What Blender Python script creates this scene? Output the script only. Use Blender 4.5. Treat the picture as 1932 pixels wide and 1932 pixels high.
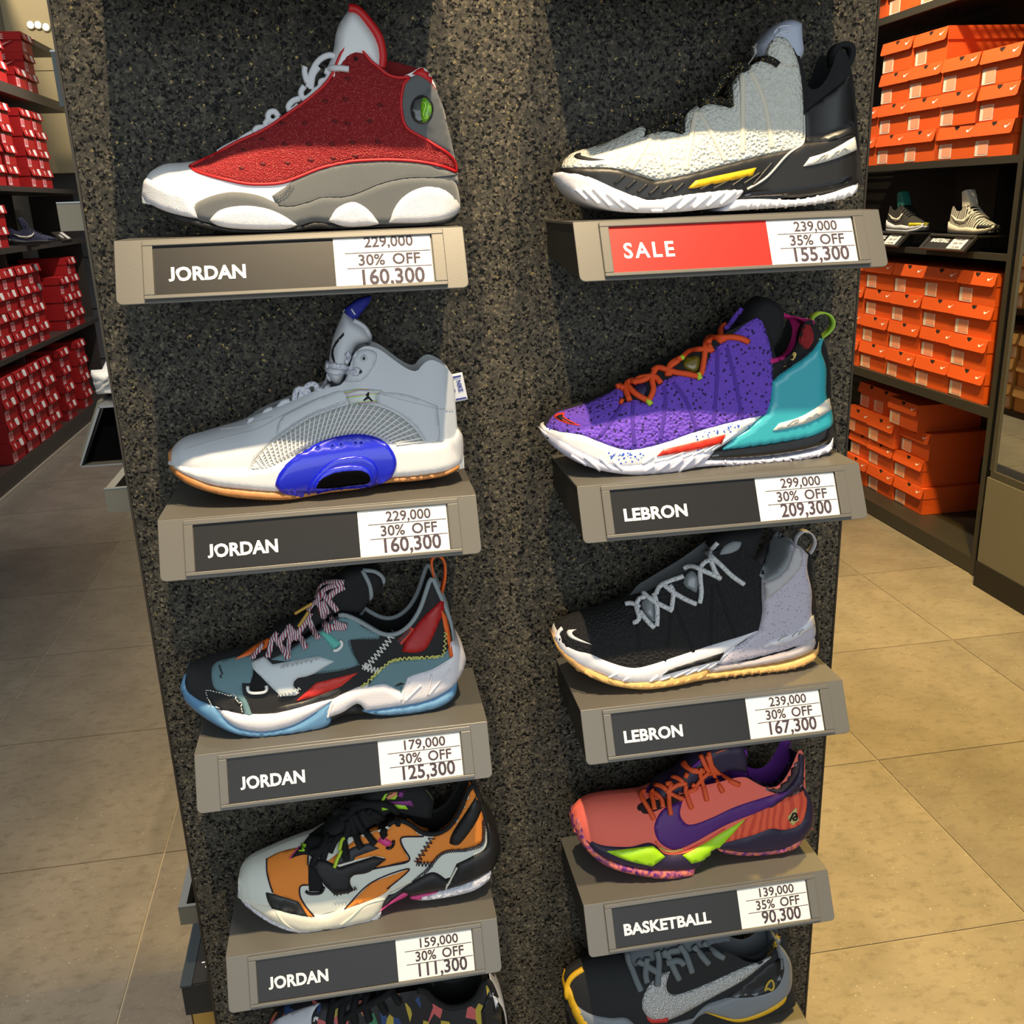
import bpy, bmesh, math, random
from math import sin, cos, pi, radians, sqrt, atan2
from mathutils import Vector, Matrix, geometry
from mathutils.bvhtree import BVHTree
random.seed(7)
for o in list(bpy.data.objects): bpy.data.objects.remove(o)
scene = bpy.context.scene
COL = scene.collection

# ------------------------------------------------------------------ camera
FPX, YAW, PIT, ROL = 1823.7, 0.1525, 0.3127, -0.0374
CAM = Vector((0.1598, -1.0605, 1.5503))
FWD = Vector((sin(YAW)*cos(PIT), cos(YAW)*cos(PIT), -sin(PIT)))
_r = Vector((cos(YAW), -sin(YAW), 0)); _u = _r.cross(FWD)
RGT = _r*cos(ROL) + _u*sin(ROL); UPV = _r*-sin(ROL) + _u*cos(ROL)
cd = bpy.data.cameras.new('camera'); cam = bpy.data.objects.new('camera', cd); COL.objects.link(cam)
cam.matrix_world = Matrix(((RGT.x, UPV.x, -FWD.x, CAM.x), (RGT.y, UPV.y, -FWD.y, CAM.y), (RGT.z, UPV.z, -FWD.z, CAM.z), (0,0,0,1)))
cd.sensor_width = 36; cd.lens = FPX/1932*36; cd.clip_start = .02
scene.camera = cam
# ------------------------------------------------------------------ light
w = bpy.data.worlds.new('world'); scene.world = w; w.use_nodes = True
w.node_tree.nodes['Background'].inputs[0].default_value = (.86, .95, 1.0, 1)
w.node_tree.nodes['Background'].inputs[1].default_value = 0.41
def spot(name, loc, aim, watts, size, blend, rad, col=(1, .80, .55)):
    l = bpy.data.lights.new(name, 'SPOT'); l.energy = watts; l.spot_size = radians(size); l.spot_blend = blend
    l.shadow_soft_size = rad; l.color = col
    o = bpy.data.objects.new(name, l); COL.objects.link(o); o.location = loc
    o.rotation_euler = (Vector(aim)-Vector(loc)).to_track_quat('-Z', 'Y').to_euler()
    return o
def area(name, loc, aim, watts, sx, sy, col=(1, .85, .66)):
    l = bpy.data.lights.new(name, 'AREA'); l.energy = watts; l.shape = 'RECTANGLE'; l.size = sx; l.size_y = sy; l.color = col
    o = bpy.data.objects.new(name, l); COL.objects.link(o); o.location = loc
    o.rotation_euler = (Vector(aim)-Vector(loc)).to_track_quat('-Z', 'Y').to_euler()
    return o
spot('spot_lamp', (.10, -.85, 3.3), (.11, -.05, 1.15), 235, 40, .45, .022, (1, .77, .47))
spot('spot_lamp', (.56, -.85, 3.3), (.55, -.05, 1.15), 235, 40, .45, .022, (1, .77, .47))
spot('aisle_spot_lamp', (1.85, 2.5, 3.3), (2.65, 2.85, 1.2), 330, 80, .6, .05, (1, .80, .50))
spot('aisle_spot_lamp', (1.7, .7, 3.3), (1.75, 1.2, 0), 720, 90, .8, .08, (1, .64, .12))
spot('aisle_spot_lamp', (-.9, 5.8, 3.3), (-2.0, 6.0, .9), 190, 85, .6, .05, (1, .88, .76))
spot('aisle_spot_lamp', (-.75, .9, 3.3), (-.8, .9, 0), 95, 80, .9, .1, (1, .95, .88))
spot('aisle_spot_lamp', (.9, 3.9, 3.3), (1.1, 4.0, 0), 420, 85, .8, .08, (1, .74, .32))  # added spot that brightens the floor showing in the mirror
spot('wall_wash_lamp', (-2.6, 6.2, 4.4), (-2.4, 8.2, 3.1), 150, 110, .9, .1, (1, .84, .58))  # unseen spot added to brighten the cream fascia
area('shop_front_glow', (.35, -3.0, 1.7), (.3, 0, .8), 30, 2.6, 1.9, (.86, .95, 1))  # cool soft fill added behind the camera to lift upright faces
scene.view_settings.view_transform = 'Standard'; scene.view_settings.look = 'None'
scene.view_settings.exposure = 0.0; scene.view_settings.gamma = 1; scene.view_settings.use_curve_mapping = False

# ------------------------------------------------------------------ materials
def lin(c):
    return tuple(((v/255/12.92) if v/255 <= .04045 else ((v/255+.055)/1.055)**2.4) for v in c)
_M = {}
def M(key, col, rough=.6, metal=0, bump=None, bscale=400, bstr=.3, spec=.5, col2=None, cscale=60, camt=.5, coat=0, sheen=0, trans=0, kind='noise', thr=.5, sc3=(1,1,1)):
    """procedural material; col2 mixes a second colour by a noise / voronoi / speckle pattern"""
    if key in _M: return _M[key]
    m = bpy.data.materials.new(key); m.use_nodes = True; nt = m.node_tree; N = nt.nodes; L = nt.links
    b = N['Principled BSDF']; c = lin(col)+(1,)
    b.inputs['Base Color'].default_value = c; b.inputs['Roughness'].default_value = rough; b.inputs['Metallic'].default_value = metal
    b.inputs['Specular IOR Level'].default_value = spec; b.inputs['Coat Weight'].default_value = coat
    b.inputs['Sheen Weight'].default_value = sheen; b.inputs['Transmission Weight'].default_value = trans
    tc = N.new('ShaderNodeTexCoord'); mp = N.new('ShaderNodeMapping'); L.new(tc.outputs['Object'], mp.inputs[0]); mp.inputs['Scale'].default_value = sc3
    if col2 is not None:
        mx = N.new('ShaderNodeMix'); mx.data_type = 'RGBA'; mx.inputs[6].default_value = c; mx.inputs[7].default_value = lin(col2)+(1,)
        if kind == 'noise':
            t = N.new('ShaderNodeTexNoise'); t.inputs['Scale'].default_value = cscale; t.inputs['Detail'].default_value = 4; out = t.outputs[0]
            r = N.new('ShaderNodeMapRange'); r.inputs[1].default_value = thr-.12; r.inputs[2].default_value = thr+.12; r.inputs[4].default_value = camt
        elif kind == 'speck':
            t = N.new('ShaderNodeTexVoronoi'); t.inputs['Scale'].default_value = cscale; out = t.outputs['Distance']
            r = N.new('ShaderNodeMapRange'); r.inputs[1].default_value = thr; r.inputs[2].default_value = thr*.8; r.inputs[4].default_value = camt
        elif kind == 'cell':
            t = N.new('ShaderNodeTexVoronoi'); t.inputs['Scale'].default_value = cscale; sp = N.new('ShaderNodeSeparateColor'); L.new(t.outputs['Color'], sp.inputs[0]); out = sp.outputs[0]
            r = N.new('ShaderNodeMapRange'); r.inputs[1].default_value = thr; r.inputs[2].default_value = thr+.02; r.inputs[4].default_value = camt
        elif kind == 'wave':
            t = N.new('ShaderNodeTexWave'); t.inputs['Scale'].default_value = cscale; t.inputs['Distortion'].default_value = 9; t.inputs['Detail'].default_value = 1.5; t.inputs['Detail Scale'].default_value = .6; out = t.outputs[1]
            r = N.new('ShaderNodeMapRange'); r.inputs[1].default_value = thr-.06; r.inputs[2].default_value = thr+.06; r.inputs[4].default_value = camt
        L.new(mp.outputs[0], t.inputs['Vector']); L.new(out, r.inputs[0]); L.new(r.outputs[0], mx.inputs[0]); L.new(mx.outputs[2], b.inputs['Base Color'])
    if bump:
        if bump == 'noise':
            t = N.new('ShaderNodeTexNoise'); t.inputs['Scale'].default_value = bscale; t.inputs['Detail'].default_value = 3; out = t.outputs[0]
        elif bump in ('knit', 'dots'):
            t = N.new('ShaderNodeTexVoronoi'); t.inputs['Scale'].default_value = bscale; out = t.outputs['Distance']
        elif bump == 'wave':
            t = N.new('ShaderNodeTexWave'); t.inputs['Scale'].default_value = bscale; t.inputs['Distortion'].default_value = 1; out = t.outputs[1]
        L.new(mp.outputs[0], t.inputs['Vector'])
        bp = N.new('ShaderNodeBump'); bp.inputs['Strength'].default_value = bstr; bp.inputs['Distance'].default_value = .002
        L.new(out, bp.inputs['Height']); L.new(bp.outputs[0], b.inputs['Normal'])
    _M[key] = m; return m

# ------------------------------------------------------------------ helpers
def ray(px, py): return FWD + RGT*((px-966)/FPX) - UPV*((py-966)/FPX)
def at(px, py, y):
    d = ray(px, py); return CAM + d*((y-CAM.y)/d.y)
def proj(p):
    d = p-CAM; k = d.dot(FWD); return 966+FPX*d.dot(RGT)/k, 966-FPX*d.dot(UPV)/k
def link(name, me, mat=None, parent=None, smooth=True):
    if mat is not None and len(me.materials) == 0: me.materials.append(mat)
    if smooth: me.shade_smooth()
    o = bpy.data.objects.new(name, me); COL.objects.link(o)
    if parent is not None: o.parent = parent
    return o
def off(parent):
    v = Vector((0,0,0))
    while parent is not None: v += parent.location; parent = parent.parent
    return v
def mk(name, vs, fs, mat, parent=None, smooth=False, origin=None):
    """mesh object from world-space vertices; re-based on its parent (or its own origin when top level)"""
    if parent is not None: o0 = off(parent)
    else: o0 = Vector(origin) if origin else Vector((0,0,0))
    me = bpy.data.meshes.new(name); me.from_pydata([tuple(Vector(v)-o0) for v in vs], [], fs); me.update()
    o = link(name, me, mat, parent, smooth)
    if parent is None: o.location = o0
    return o
def empty(name, loc, label=None, cat=None, group=None, rz=0):
    o = bpy.data.objects.new(name, None); COL.objects.link(o); o.location = loc; o.empty_display_size = .05
    if rz: o.rotation_euler.z = rz
    return tag(o, label, cat, group)
def tag(o, label=None, cat=None, group=None, kind=None):
    if label: o['label'] = label
    if cat: o['category'] = cat
    if group: o['group'] = group
    if kind: o['kind'] = kind
    return o
def copy_tree(o, parent=None):
    c = o.copy(); COL.objects.link(c); c.parent = parent
    for ch in list(o.children): copy_tree(ch, c)
    return c
class MB:
    def __init__(s): s.v = []; s.f = []
    def box(s, x0, x1, y0, y1, z0, z1):
        n = len(s.v); s.v += [Vector((x, y, z)) for z in (z0, z1) for y in (y0, y1) for x in (x0, x1)]
        s.f += [tuple(n+i for i in q) for q in ((0,2,3,1),(4,5,7,6),(0,1,5,4),(2,6,7,3),(0,4,6,2),(1,3,7,5))]; return s
    def hull(s, a, b):   # two matching rings -> closed prism
        n = len(s.v); k = len(a); s.v += [Vector(p) for p in a]+[Vector(p) for p in b]
        s.f += [tuple(n+i for i in range(k))[::-1], tuple(n+k+i for i in range(k))]
        s.f += [(n+i, n+(i+1) % k, n+k+(i+1) % k, n+k+i) for i in range(k)]; return s
    def tube(s, pts, r, sides=7, flat=None, cap=True):
        """pts: Vectors; r radius (number or list); flat=(normal list, ratio) squashes along the normal"""
        P = [Vector(p) for p in pts]; n0 = len(s.v); up = Vector((0, -1, 0))
        for i, p in enumerate(P):
            t = (P[min(i+1, len(P)-1)]-P[max(i-1, 0)])
            t = t.normalized() if t.length > 1e-9 else Vector((1,0,0))
            nrm = flat[0][i] if flat else up
            a = t.cross(nrm)
            if a.length < 1e-4: a = t.cross(Vector((0,0,1)))
            a.normalize(); b = a.cross(t).normalized(); rr = r[i] if isinstance(r, (list, tuple)) else r
            k = flat[1] if flat else 1
            for j in range(sides):
                q = 2*pi*j/sides; s.v.append(p+a*(rr*cos(q))+b*(rr*k*sin(q)))
        for i in range(len(P)-1):
            for j in range(sides):
                s.f.append((n0+i*sides+j, n0+i*sides+(j+1) % sides, n0+(i+1)*sides+(j+1) % sides, n0+(i+1)*sides+j))
        if cap:
            s.f.append(tuple(n0+j for j in range(sides))[::-1]); s.f.append(tuple(n0+(len(P)-1)*sides+j for j in range(sides)))
        return s
    def build(s, name, mat, parent=None, smooth=False, origin=None): return mk(name, s.v, s.f, mat, parent, smooth, origin)
def bevel(o, w, seg=2):
    m = o.modifiers.new('bevel', 'BEVEL'); m.width = w; m.segments = seg; m.limit_method = 'ANGLE'; m.angle_limit = radians(35); return o
def parse(s):
    out = []
    for tkn in s.split():
        c = tkn.endswith('!'); a, b = tkn.rstrip('!').split(','); out.append((float(a), float(b), c))
    return out
def cr(p0, p1, p2, p3, t):
    return [0.5*((2*p1[k])+(-p0[k]+p2[k])*t+(2*p0[k]-5*p1[k]+4*p2[k]-p3[k])*t*t+(-p0[k]+3*p1[k]-3*p2[k]+p3[k])*t**3) for k in (0, 1)]
def smoothen(P, closed, step):
    n = len(P); out = []; rng = n if closed else n-1
    for i in range(rng):
        p1 = P[i]; p2 = P[(i+1) % n]
        p0 = P[(i-1) % n] if (closed or i > 0) else p1
        p3 = P[(i+2) % n] if (closed or i+2 < n) else p2
        if p1[2]: p0 = p1
        if p2[2]: p3 = p2
        d = math.hypot(p2[0]-p1[0], p2[1]-p1[1]); k = max(1, int(round(d/step)))
        for j in range(k): out.append(cr(p0, p1, p2, p3, j/k))
    if not closed: out.append([P[-1][0], P[-1][1]])
    return out
def inside(x, y, P):
    c = False; j = len(P)-1
    for i in range(len(P)):
        if (P[i][1] > y) != (P[j][1] > y) and x < (P[j][0]-P[i][0])*(y-P[i][1])/(P[j][1]-P[i][1])+P[i][0]: c = not c
        j = i
    return c
def segd(x, y, P):
    best = 1e9
    for i in range(len(P)):
        a = P[i-1]; b = P[i]; dx, dy = b[0]-a[0], b[1]-a[1]; l = dx*dx+dy*dy
        t = 0 if l == 0 else max(0, min(1, ((x-a[0])*dx+(y-a[1])*dy)/l))
        d = (x-a[0]-t*dx)**2+(y-a[1]-t*dy)**2
        if d < best: best = d
    return sqrt(best)
def cdt(B, step):
    """triangulate outline B with interior grid points -> verts, tris, distance to the edge, ordered rim"""
    xs = [p[0] for p in B]; ys = [p[1] for p in B]; V = [Vector((p[0], p[1])) for p in B]; n = len(B); D = [0]*n
    x = min(xs)+step/2; r = 0
    while x < max(xs):
        y = min(ys)+step/2*(1+(r % 2)); r += 1
        while y < max(ys):
            if inside(x, y, B):
                d = segd(x, y, B)
                if d > step*.45: V.append(Vector((x, y))); D.append(d)
            y += step
        x += step
    vo, eo, fo, ov, oe, of = geometry.delaunay_2d_cdt(V, [], [list(range(n))], 1, 1e-4)
    DD = []
    for i, s in enumerate(ov): DD.append(D[s[0]] if s else 0)
    cnt = {}
    F = []
    for f in fo:
        a = (vo[f[1]]-vo[f[0]]).cross(vo[f[2]]-vo[f[0]])
        if a < 0: f = f[::-1]
        F.append(tuple(f))
        for k in range(3):
            e = (f[k], f[(k+1) % 3]); cnt[e] = cnt.get(e, 0)+1
    rim = [e for e in cnt if (e[1], e[0]) not in cnt]
    return vo, F, DD, rim
def interp(P, x):
    if x <= P[0][0]: return P[0][1]
    for i in range(len(P)-1):
        if x <= P[i+1][0]:
            a, b = P[i], P[i+1]; return a[1]+(b[1]-a[1])*(x-a[0])/max(1e-9, b[0]-a[0])
    return P[-1][1]
def sst(a, b, x):
    t = max(0, min(1, (x-a)/(b-a))); return t*t*(3-2*t)
# ------------------------------------------------------------------ shoe builder
YC = -.065
PLAN = [(0,.30),(.012,.44),(.03,.58),(.06,.72),(.10,.84),(.16,.94),(.25,1.0),(.37,1.0),(.50,.90),(.63,.80),(.78,.78),(.88,.76),(.94,.68),(.975,.54),(1,.34)]
class Shoe:
    """a shoe standing with its outer side to the aisle: lofted upper with an open collar, slab soles of foot plan,
    and overlay panels that hug the surface. Outlines are traced in photo units (f: zoom frame -> photo frame)."""
    def __init__(s, frame, zs, x0, x1, label, half=.046, step=6, name='sneaker'):
        s.fr = frame; s.zs = zs; s.step = step
        a = at(*s.px(x0, 0), YC) ; s.xt = at(*s.px(*x0), YC).x if isinstance(x0, tuple) else x0
        s.xh = at(*s.px(*x1), YC).x; s.half = half
        s.root = empty(name, ((s.xt+s.xh)/2, YC, zs), label, 'shoe'); s.bvh = None; s.geo = []
    def px(s, X, Y): return (s.fr[0]+ (X[0] if isinstance(X, tuple) else X)/s.fr[2], s.fr[1]+Y/s.fr[2])
    def plan(s, x): return s.half*interp(PLAN, (x-s.xt)/(s.xh-s.xt))
    def pts(s, txt, closed=False, step=None):
        P = [s.px(a, b)+(c,) for a, b, c in parse(txt)]
        return smoothen(P, closed, step or s.step)
    def add(s, vs, fs): s.geo.append((vs, fs)); s.bvh = None
    def tree(s):
        if s.bvh is None:
            V = []; F = []
            for v, f in s.geo:
                n = len(V); V += v; F += [tuple(n+i for i in q) for q in f]
            s.bvh = BVHTree.FromPolygons([tuple(v) for v in V], F)
        return s.bvh
    def hit(s, px, py):
        d = ray(px, py).normalized(); t = s.tree(); h = t.ray_cast(CAM, d)
        if h[0] is not None:
            n = h[1]
            if n.dot(d) > 0: n = -n
            return h[0], n
        p = at(px, py, YC); h = t.find_nearest(p); n = h[1]
        if n.dot(d) > 0: n = -n
        return h[0], n
    # --- lofted upper
    def body(s, top, bot, mat, lining, throat, collar, c=.62, depth=.055, k=.94, ytop=.018, name='upper', cp=2.3):
        """throat = zoom x where the opening starts, collar = zoom x where the ankle opening starts"""
        T = [at(q[0], q[1], YC-ytop*.6) for q in s.pts(top, step=4)]; B = []
        for q in s.pts(bot, step=8):
            y = YC
            for _ in range(6): y = YC-s.plan(at(q[0], q[1], y).x)*k
            p = at(q[0], q[1], y); p.z = max(p.z, s.zs+.008); B.append(p)
        Tx = []
        for q in T:
            if not Tx or q.x > Tx[-1][0]+.0004: Tx.append((q.x, q.z))
        Bx = sorted((q.x, q.z) for q in B)
        x0, x1 = Tx[0][0], Tx[-1][0]; yt = top.split()[0]
        xa = at(*s.px(throat, float(yt.split(',')[1].rstrip('!'))), YC).x; xb = at(*s.px(collar, float(yt.split(',')[1].rstrip('!'))), YC).x
        NX, NS, NI = 96, 14, 9; V = []; Fo = []; Fi = []
        for i in range(NX+1):
            t = i/NX; t = t+(.5-.5*cos(pi*t)-t)*.55; x = x0+(x1-x0)*t
            zt = interp(Tx, x); zb = min(interp(Bx, x), zt-.003); W = s.plan(x)*k
            m = sst(xa, xb, x)*.55+sst(xa, xa+.02, x)*.45
            m *= 1-sst(x1-.004, x1, x)*.6
            def wd(q): return W*((1-m)*max(0, 1-q**cp)**.5+m*(1-(1-c)*q**1.6))
            row = []
            for j in range(NS+1):
                q = 1-(1-j/NS)**1.5; row.append(Vector((x, YC-wd(q), zb+(zt-zb)*q)))
            wt = wd(1.0); dd = (depth*sst(xb-.02, xb+.02, x)+.006*m)*m*(1-sst(x1-.03, x1-.004, x)*.8)
            for j in range(1, NI):
                u = -1+2*j/NI; row.append(Vector((x, YC+wt*u*(.80+.2*abs(u)), zt-min(dd, (zt-zb)*.8)*(1-abs(u)**3))))
            for j in range(NS, -1, -1):
                q = 1-(1-j/NS)**1.5; row.append(Vector((x, YC+wd(q), zb+(zt-zb)*q)))
            V += row
        R = 2*(NS+1)+NI-1
        for i in range(NX):
            for j in range(R-1):
                f = (i*R+j, (i+1)*R+j, (i+1)*R+j+1, i*R+j+1)
                (Fi if NS <= j < NS+NI and V[i*R+NS].x > xa else Fo).append(f)
        for e in (0, NX): Fo.append(tuple(e*R+j for j in range(R)))
        def sub(F):
            used = sorted({i for f in F for i in f}); mp = {u: n for n, u in enumerate(used)}
            return [V[u] for u in used], [tuple(mp[i] for i in f) for f in F]
        v, f = sub(Fo); o = mk(name, v, f, mat, s.root, True)
        v2, f2 = sub(Fi)
        if f2: mk('lining', v2, f2, lining, s.root, True)
        s.add(V, Fo+Fi); s.rim = [(V[i*R+NS], V[i*R+NS+NI]) for i in range(NX+1)]; s.rng = (xa, xb, x1)
        return o
    def binding(s, mat, r=.0022, x_from=0, x_to=1, name='collar_binding', far=True):
        xa, xb, x1 = s.rng
        P = [a for a, b in s.rim if xb+(x1-xb)*x_from-.002 <= a.x <= xb+(x1-xb)*x_to]
        Q = [b for a, b in s.rim if xb+(x1-xb)*x_from-.002 <= a.x <= xb+(x1-xb)*x_to]
        b = MB().tube(P, r, 8)
        if far: b.tube(Q, r, 8)
        b.build(name, mat, s.root, True)
    # --- solid piece of foot plan (soles) or of fixed half width (tongue, tabs)
    def slab(s, name, mat, txt, k=1.0, hw=None, rnd=.004, kk=.22, yc=None, grow=0, parent=None, solid=True, step=None):
        B = s.pts(txt, True, step); yc = YC if yc is None else yc
        vo, F, D, rim = cdt(B, (step or s.step)*1.15); near = []; far = []
        sc = at(966, 966, YC)-at(967, 966, YC); sc = sc.length
        for p, d in zip(vo, D):
            y = yc
            for _ in range(7):
                x = at(p.x, p.y, y).x; W = (s.plan(x)*k+grow) if hw is None else hw; y = (y+yc-W)/2
            y = yc-W
            q = at(p.x, p.y, y); e = 1-min(d*sc, rnd)/rnd; W2 = W*(1-kk*e*e*min(1, rnd/.004*.35)) if hw is None else W*(1-kk*e*e)
            if hw is None: W2 = W-min(.0035, W*.3)*e*e*(kk/.22)
            q.z = max(q.z, s.zs+.0002); near.append(Vector((q.x, yc-W2, q.z))); far.append(Vector((q.x, yc+W2, q.z)))
        n = len(near); V = near+far; FF = list(F)+[tuple(n+i for i in f[::-1]) for f in F]
        # wall in three strips
        for a, b in rim: FF.append((b, a, n+a, n+b))
        o = mk(name, V, FF, mat, parent or s.root, True)
        if solid: s.add(V, FF)
        return o
    # --- overlay hugging the surface
    def patch(s, name, mat, txt, t=.0010, parent=None, step=None, closed=True, lift=0, hug=.0006, soft=.45, label=None, reg=False, smooth=1):
        B = s.pts(txt, True, step); vo, F, D, rim = cdt(B, (step or s.step)*1.1); s.tree()
        top = []; low = []; H = [s.hit(p.x, p.y) for p in vo]
        if smooth:          # relax the depth so an overlay bridges small steps of what it covers
            nb = [set() for _ in vo]
            for f in F:
                for k in range(3): nb[f[k]].update((f[k-1], f[(k+1) % 3]))
            dist = [(h[0]-CAM).length for h in H]
            for _ in range(smooth): dist = [min(dist[i]+.0004, .5*dist[i]+.5*sum(dist[j] for j in nb[i])/max(1, len(nb[i]))) for i in range(len(dist))]
            H = [(CAM+(h[0]-CAM).normalized()*dist[i], h[1]) for i, h in enumerate(H)]
        for p, d, (h, n) in zip(vo, D, H):
            top.append(h+n*(lift+(t if d > 0 else t*soft))); low.append(h-n*hug)
        V = list(top); mp = {}
        for a, b in rim:
            for i in (a, b):
                if i not in mp: mp[i] = len(V); V.append(low[i])
        FF = list(F)+[(b, a, mp[a], mp[b]) for a, b in rim]
        o = mk(name, V, FF, mat, parent or s.root, True)
        if label: o['label'] = label
        if reg: s.add(V, FF)
        return o
    def lines(s, name, mat, paths, *a, **k):
        if isinstance(paths, (list, tuple)) and len(paths) > 1 and not a and name not in ('knit_seam',) or name == 'laces' or name == 'knit_seam':
            k2 = dict(k)
            for p in paths: s.lines1({'laces': 'lace'}.get(name, name), mat, p, **k2)
            return None
        return s.lines1(name, mat, paths, *a, **k)
    def lines1(s, name, mat, paths, r=.0012, lift=.0006, flat=None, parent=None, sides=6, step=None, reg=False):
        b = MB()
        for txt in (paths if isinstance(paths, (list, tuple)) else [paths]):
            cl = txt.startswith('@'); q = s.pts(txt.lstrip('@'), cl, step or 5)
            if cl: q.append(q[0])
            P = []; Nn = []
            for a in q:
                h, n = s.hit(a[0], a[1]); P.append(h+n*lift); Nn.append(n)
            if len(P) > 4:
                for _ in range(2): P = [P[0]]+[(P[i-1]+P[i]*2+P[i+1])/4 for i in range(1, len(P)-1)]+[P[-1]]
            b.tube(P, r, sides, (Nn, flat) if flat else None)
        o = b.build(name, mat, parent or s.root, True)
        if reg: s.add(b.v, b.f)
        return o
    def free(s, name, mat, paths, r=.0016, y=None, parent=None, dy=0, flat=None):
        """cord in the air at depth y; each path"""
        b = MB(); y = YC if y is None else y
        for k, txt in enumerate(paths if isinstance(paths, (list, tuple)) else [paths]):
            q = s.pts(txt, False, 4); b.tube([at(a[0], a[1], y+dy*k) for a in q], r, 7, ([Vector((0,-1,0))]*len(q), flat) if flat else None)
        return b.build(name, mat, parent or s.root, True)
    def ribbon(s, name, mat, txt, wdt=.012, th=.0012, y=None, parent=None, closed=False):
        """webbing loop seen edge-on: path extruded across the shoe"""
        y = YC if y is None else y; q = s.pts(txt, closed, 4); P = [at(a[0], a[1], y-wdt/2) for a in q]; V = []; F = []; n = len(P)
        for i, p in enumerate(P):
            t = (P[(i+1) % n] if closed else P[min(i+1, n-1)])-P[i-1 if (closed or i) else 0]; t.normalize(); nn = Vector((-t.z, 0, t.x))*th/2
            for sy in (0, wdt):
                for sg in (1, -1): V.append(p+nn*sg+Vector((0, sy, 0)))
        for i in range(n if closed else n-1):
            a = i*4; b = ((i+1) % n)*4
            F += [(a, b, b+2, a+2), (a+1, a+3, b+3, b+1), (a, a+1, b+1, b), (a+2, b+2, b+3, a+3)]
        if not closed: F += [(0, 2, 3, 1), (4*n-4, 4*n-3, 4*n-1, 4*n-2)]
        return mk(name, V, F, mat, parent or s.root, True)
    def stitches(s, name, mat, txt, r=.0004, gap=5, dash=3, lift=.0014, zig=0, parent=None):
        q = s.pts(txt, False, 1); b = MB(); i = 0; sg = 1
        while i+gap < len(q):
            a = q[i]; c = q[min(len(q)-1, i+(gap if zig else dash))]; dx, dy = c[0]-a[0], c[1]-a[1]; l = max(1e-6, math.hypot(dx, dy)); nx, ny = -dy/l*zig, dx/l*zig
            A = (a[0]+nx*sg, a[1]+ny*sg); Bq = (c[0]-nx*sg, c[1]-ny*sg) if zig else c
            h1, n1 = s.hit(*A); h2, n2 = s.hit(*Bq); b.tube([h1+n1*lift, h2+n2*lift], r, 4); i += gap; sg = -sg
        if b.v: return b.build(name, mat, parent or s.root, False)
def text_mesh(body, size, bold=0, sx=1, space=1.0, ext=.0002, word=1.0):
    cu = bpy.data.curves.new('lettering', 'FONT'); cu.body = body; cu.size = size; cu.offset = bold*size; cu.space_character = space; cu.space_word = word
    cu.extrude = ext; cu.resolution_u = 3; cu.align_x = 'LEFT'
    ob = bpy.data.objects.new('tmp', cu); COL.objects.link(ob); dg = bpy.context.evaluated_depsgraph_get()
    me = bpy.data.meshes.new_from_object(ob.evaluated_get(dg)); bpy.data.objects.remove(ob); bpy.data.curves.remove(cu)
    if sx != 1:
        for v in me.vertices: v.co.x *= sx
    me.name = 'lettering'; me.materials.clear(); return me
def place_text(body, size, mat, org, ux, uy, parent, name='lettering', width=None, **kw):
    """text lying in the plane of ux (reading direction) and uy (up), fitted to width when given"""
    me = text_mesh(body, size, **kw); ux = ux.normalized(); uy = uy.normalized(); un = ux.cross(uy); o0 = off(parent)
    if body[0] == 'J':     # keep the J on the baseline
        hi = max(v.co.y for v in me.vertices); js = [v for v in me.vertices if v.co.x < .36*size*kw.get('sx', 1)]; lo = min(v.co.y for v in js); b0 = min(v.co.y for v in me.vertices if v.co.x > size)
        top = max(v.co.y for v in js)
        for v in js: v.co.y = b0+(v.co.y-lo)*(hi-b0)/(top-lo)
    xs = [v.co.x for v in me.vertices]; k = width/(max(xs)-min(xs)) if width else 1; x0 = min(xs)
    for v in me.vertices:
        v.co = Vector(org)+ux*((v.co.x-x0)*k)+uy*v.co.y+un*v.co.z-o0
    return link(name, me, mat, parent, False)
# ------------------------------------------------------------------ setting
def floor_mats():
    out = []
    for i, (c, d) in enumerate((((134,126,115),(122,115,104)), ((139,131,119),(127,120,108)), ((129,122,111),(117,110,100)))):
        m = M('stone_tile_%d' % i, c, .42, col2=d, cscale=6, thr=.5, camt=1, bump='noise', bscale=160, bstr=.12)
        nt = m.node_tree; N = nt.nodes; L = nt.links; b = N['Principled BSDF']; src = b.inputs['Base Color'].links[0].from_socket
        tc = N.new('ShaderNodeTexCoord'); v = N.new('ShaderNodeTexNoise'); v.inputs['Scale'].default_value = 42; v.inputs['Detail'].default_value = 9; v.inputs['Roughness'].default_value = .72; mp = N.new('ShaderNodeMapping'); mp.inputs['Scale'].default_value = (.6, 1, 1); L.new(tc.outputs['Object'], mp.inputs[0]); L.new(mp.outputs[0], v.inputs['Vector'])
        r = N.new('ShaderNodeMapRange'); r.inputs[1].default_value = .50; r.inputs[2].default_value = .72; r.inputs[4].default_value = .7
        mx = N.new('ShaderNodeMix'); mx.data_type = 'RGBA'; mx.inputs[7].default_value = lin((92,84,72))+(1,)
        L.new(v.outputs[0], r.inputs[0]); L.new(r.outputs[0], mx.inputs[0]); L.new(src, mx.inputs[6])
        v2 = N.new('ShaderNodeTexNoise'); v2.inputs['Scale'].default_value = 130; L.new(tc.outputs['Object'], v2.inputs['Vector'])
        r2 = N.new('ShaderNodeMapRange'); r2.inputs[1].default_value = .68; r2.inputs[2].default_value = .74; r2.inputs[4].default_value = .6
        mx2 = N.new('ShaderNodeMix'); mx2.data_type = 'RGBA'; mx2.inputs[7].default_value = lin((205,196,176))+(1,)
        L.new(v2.outputs[0], r2.inputs[0]); L.new(r2.outputs[0], mx2.inputs[0]); L.new(mx.outputs[2], mx2.inputs[6]); L.new(mx2.outputs[2], b.inputs['Base Color'])
        out.append(m)
    return out
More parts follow.
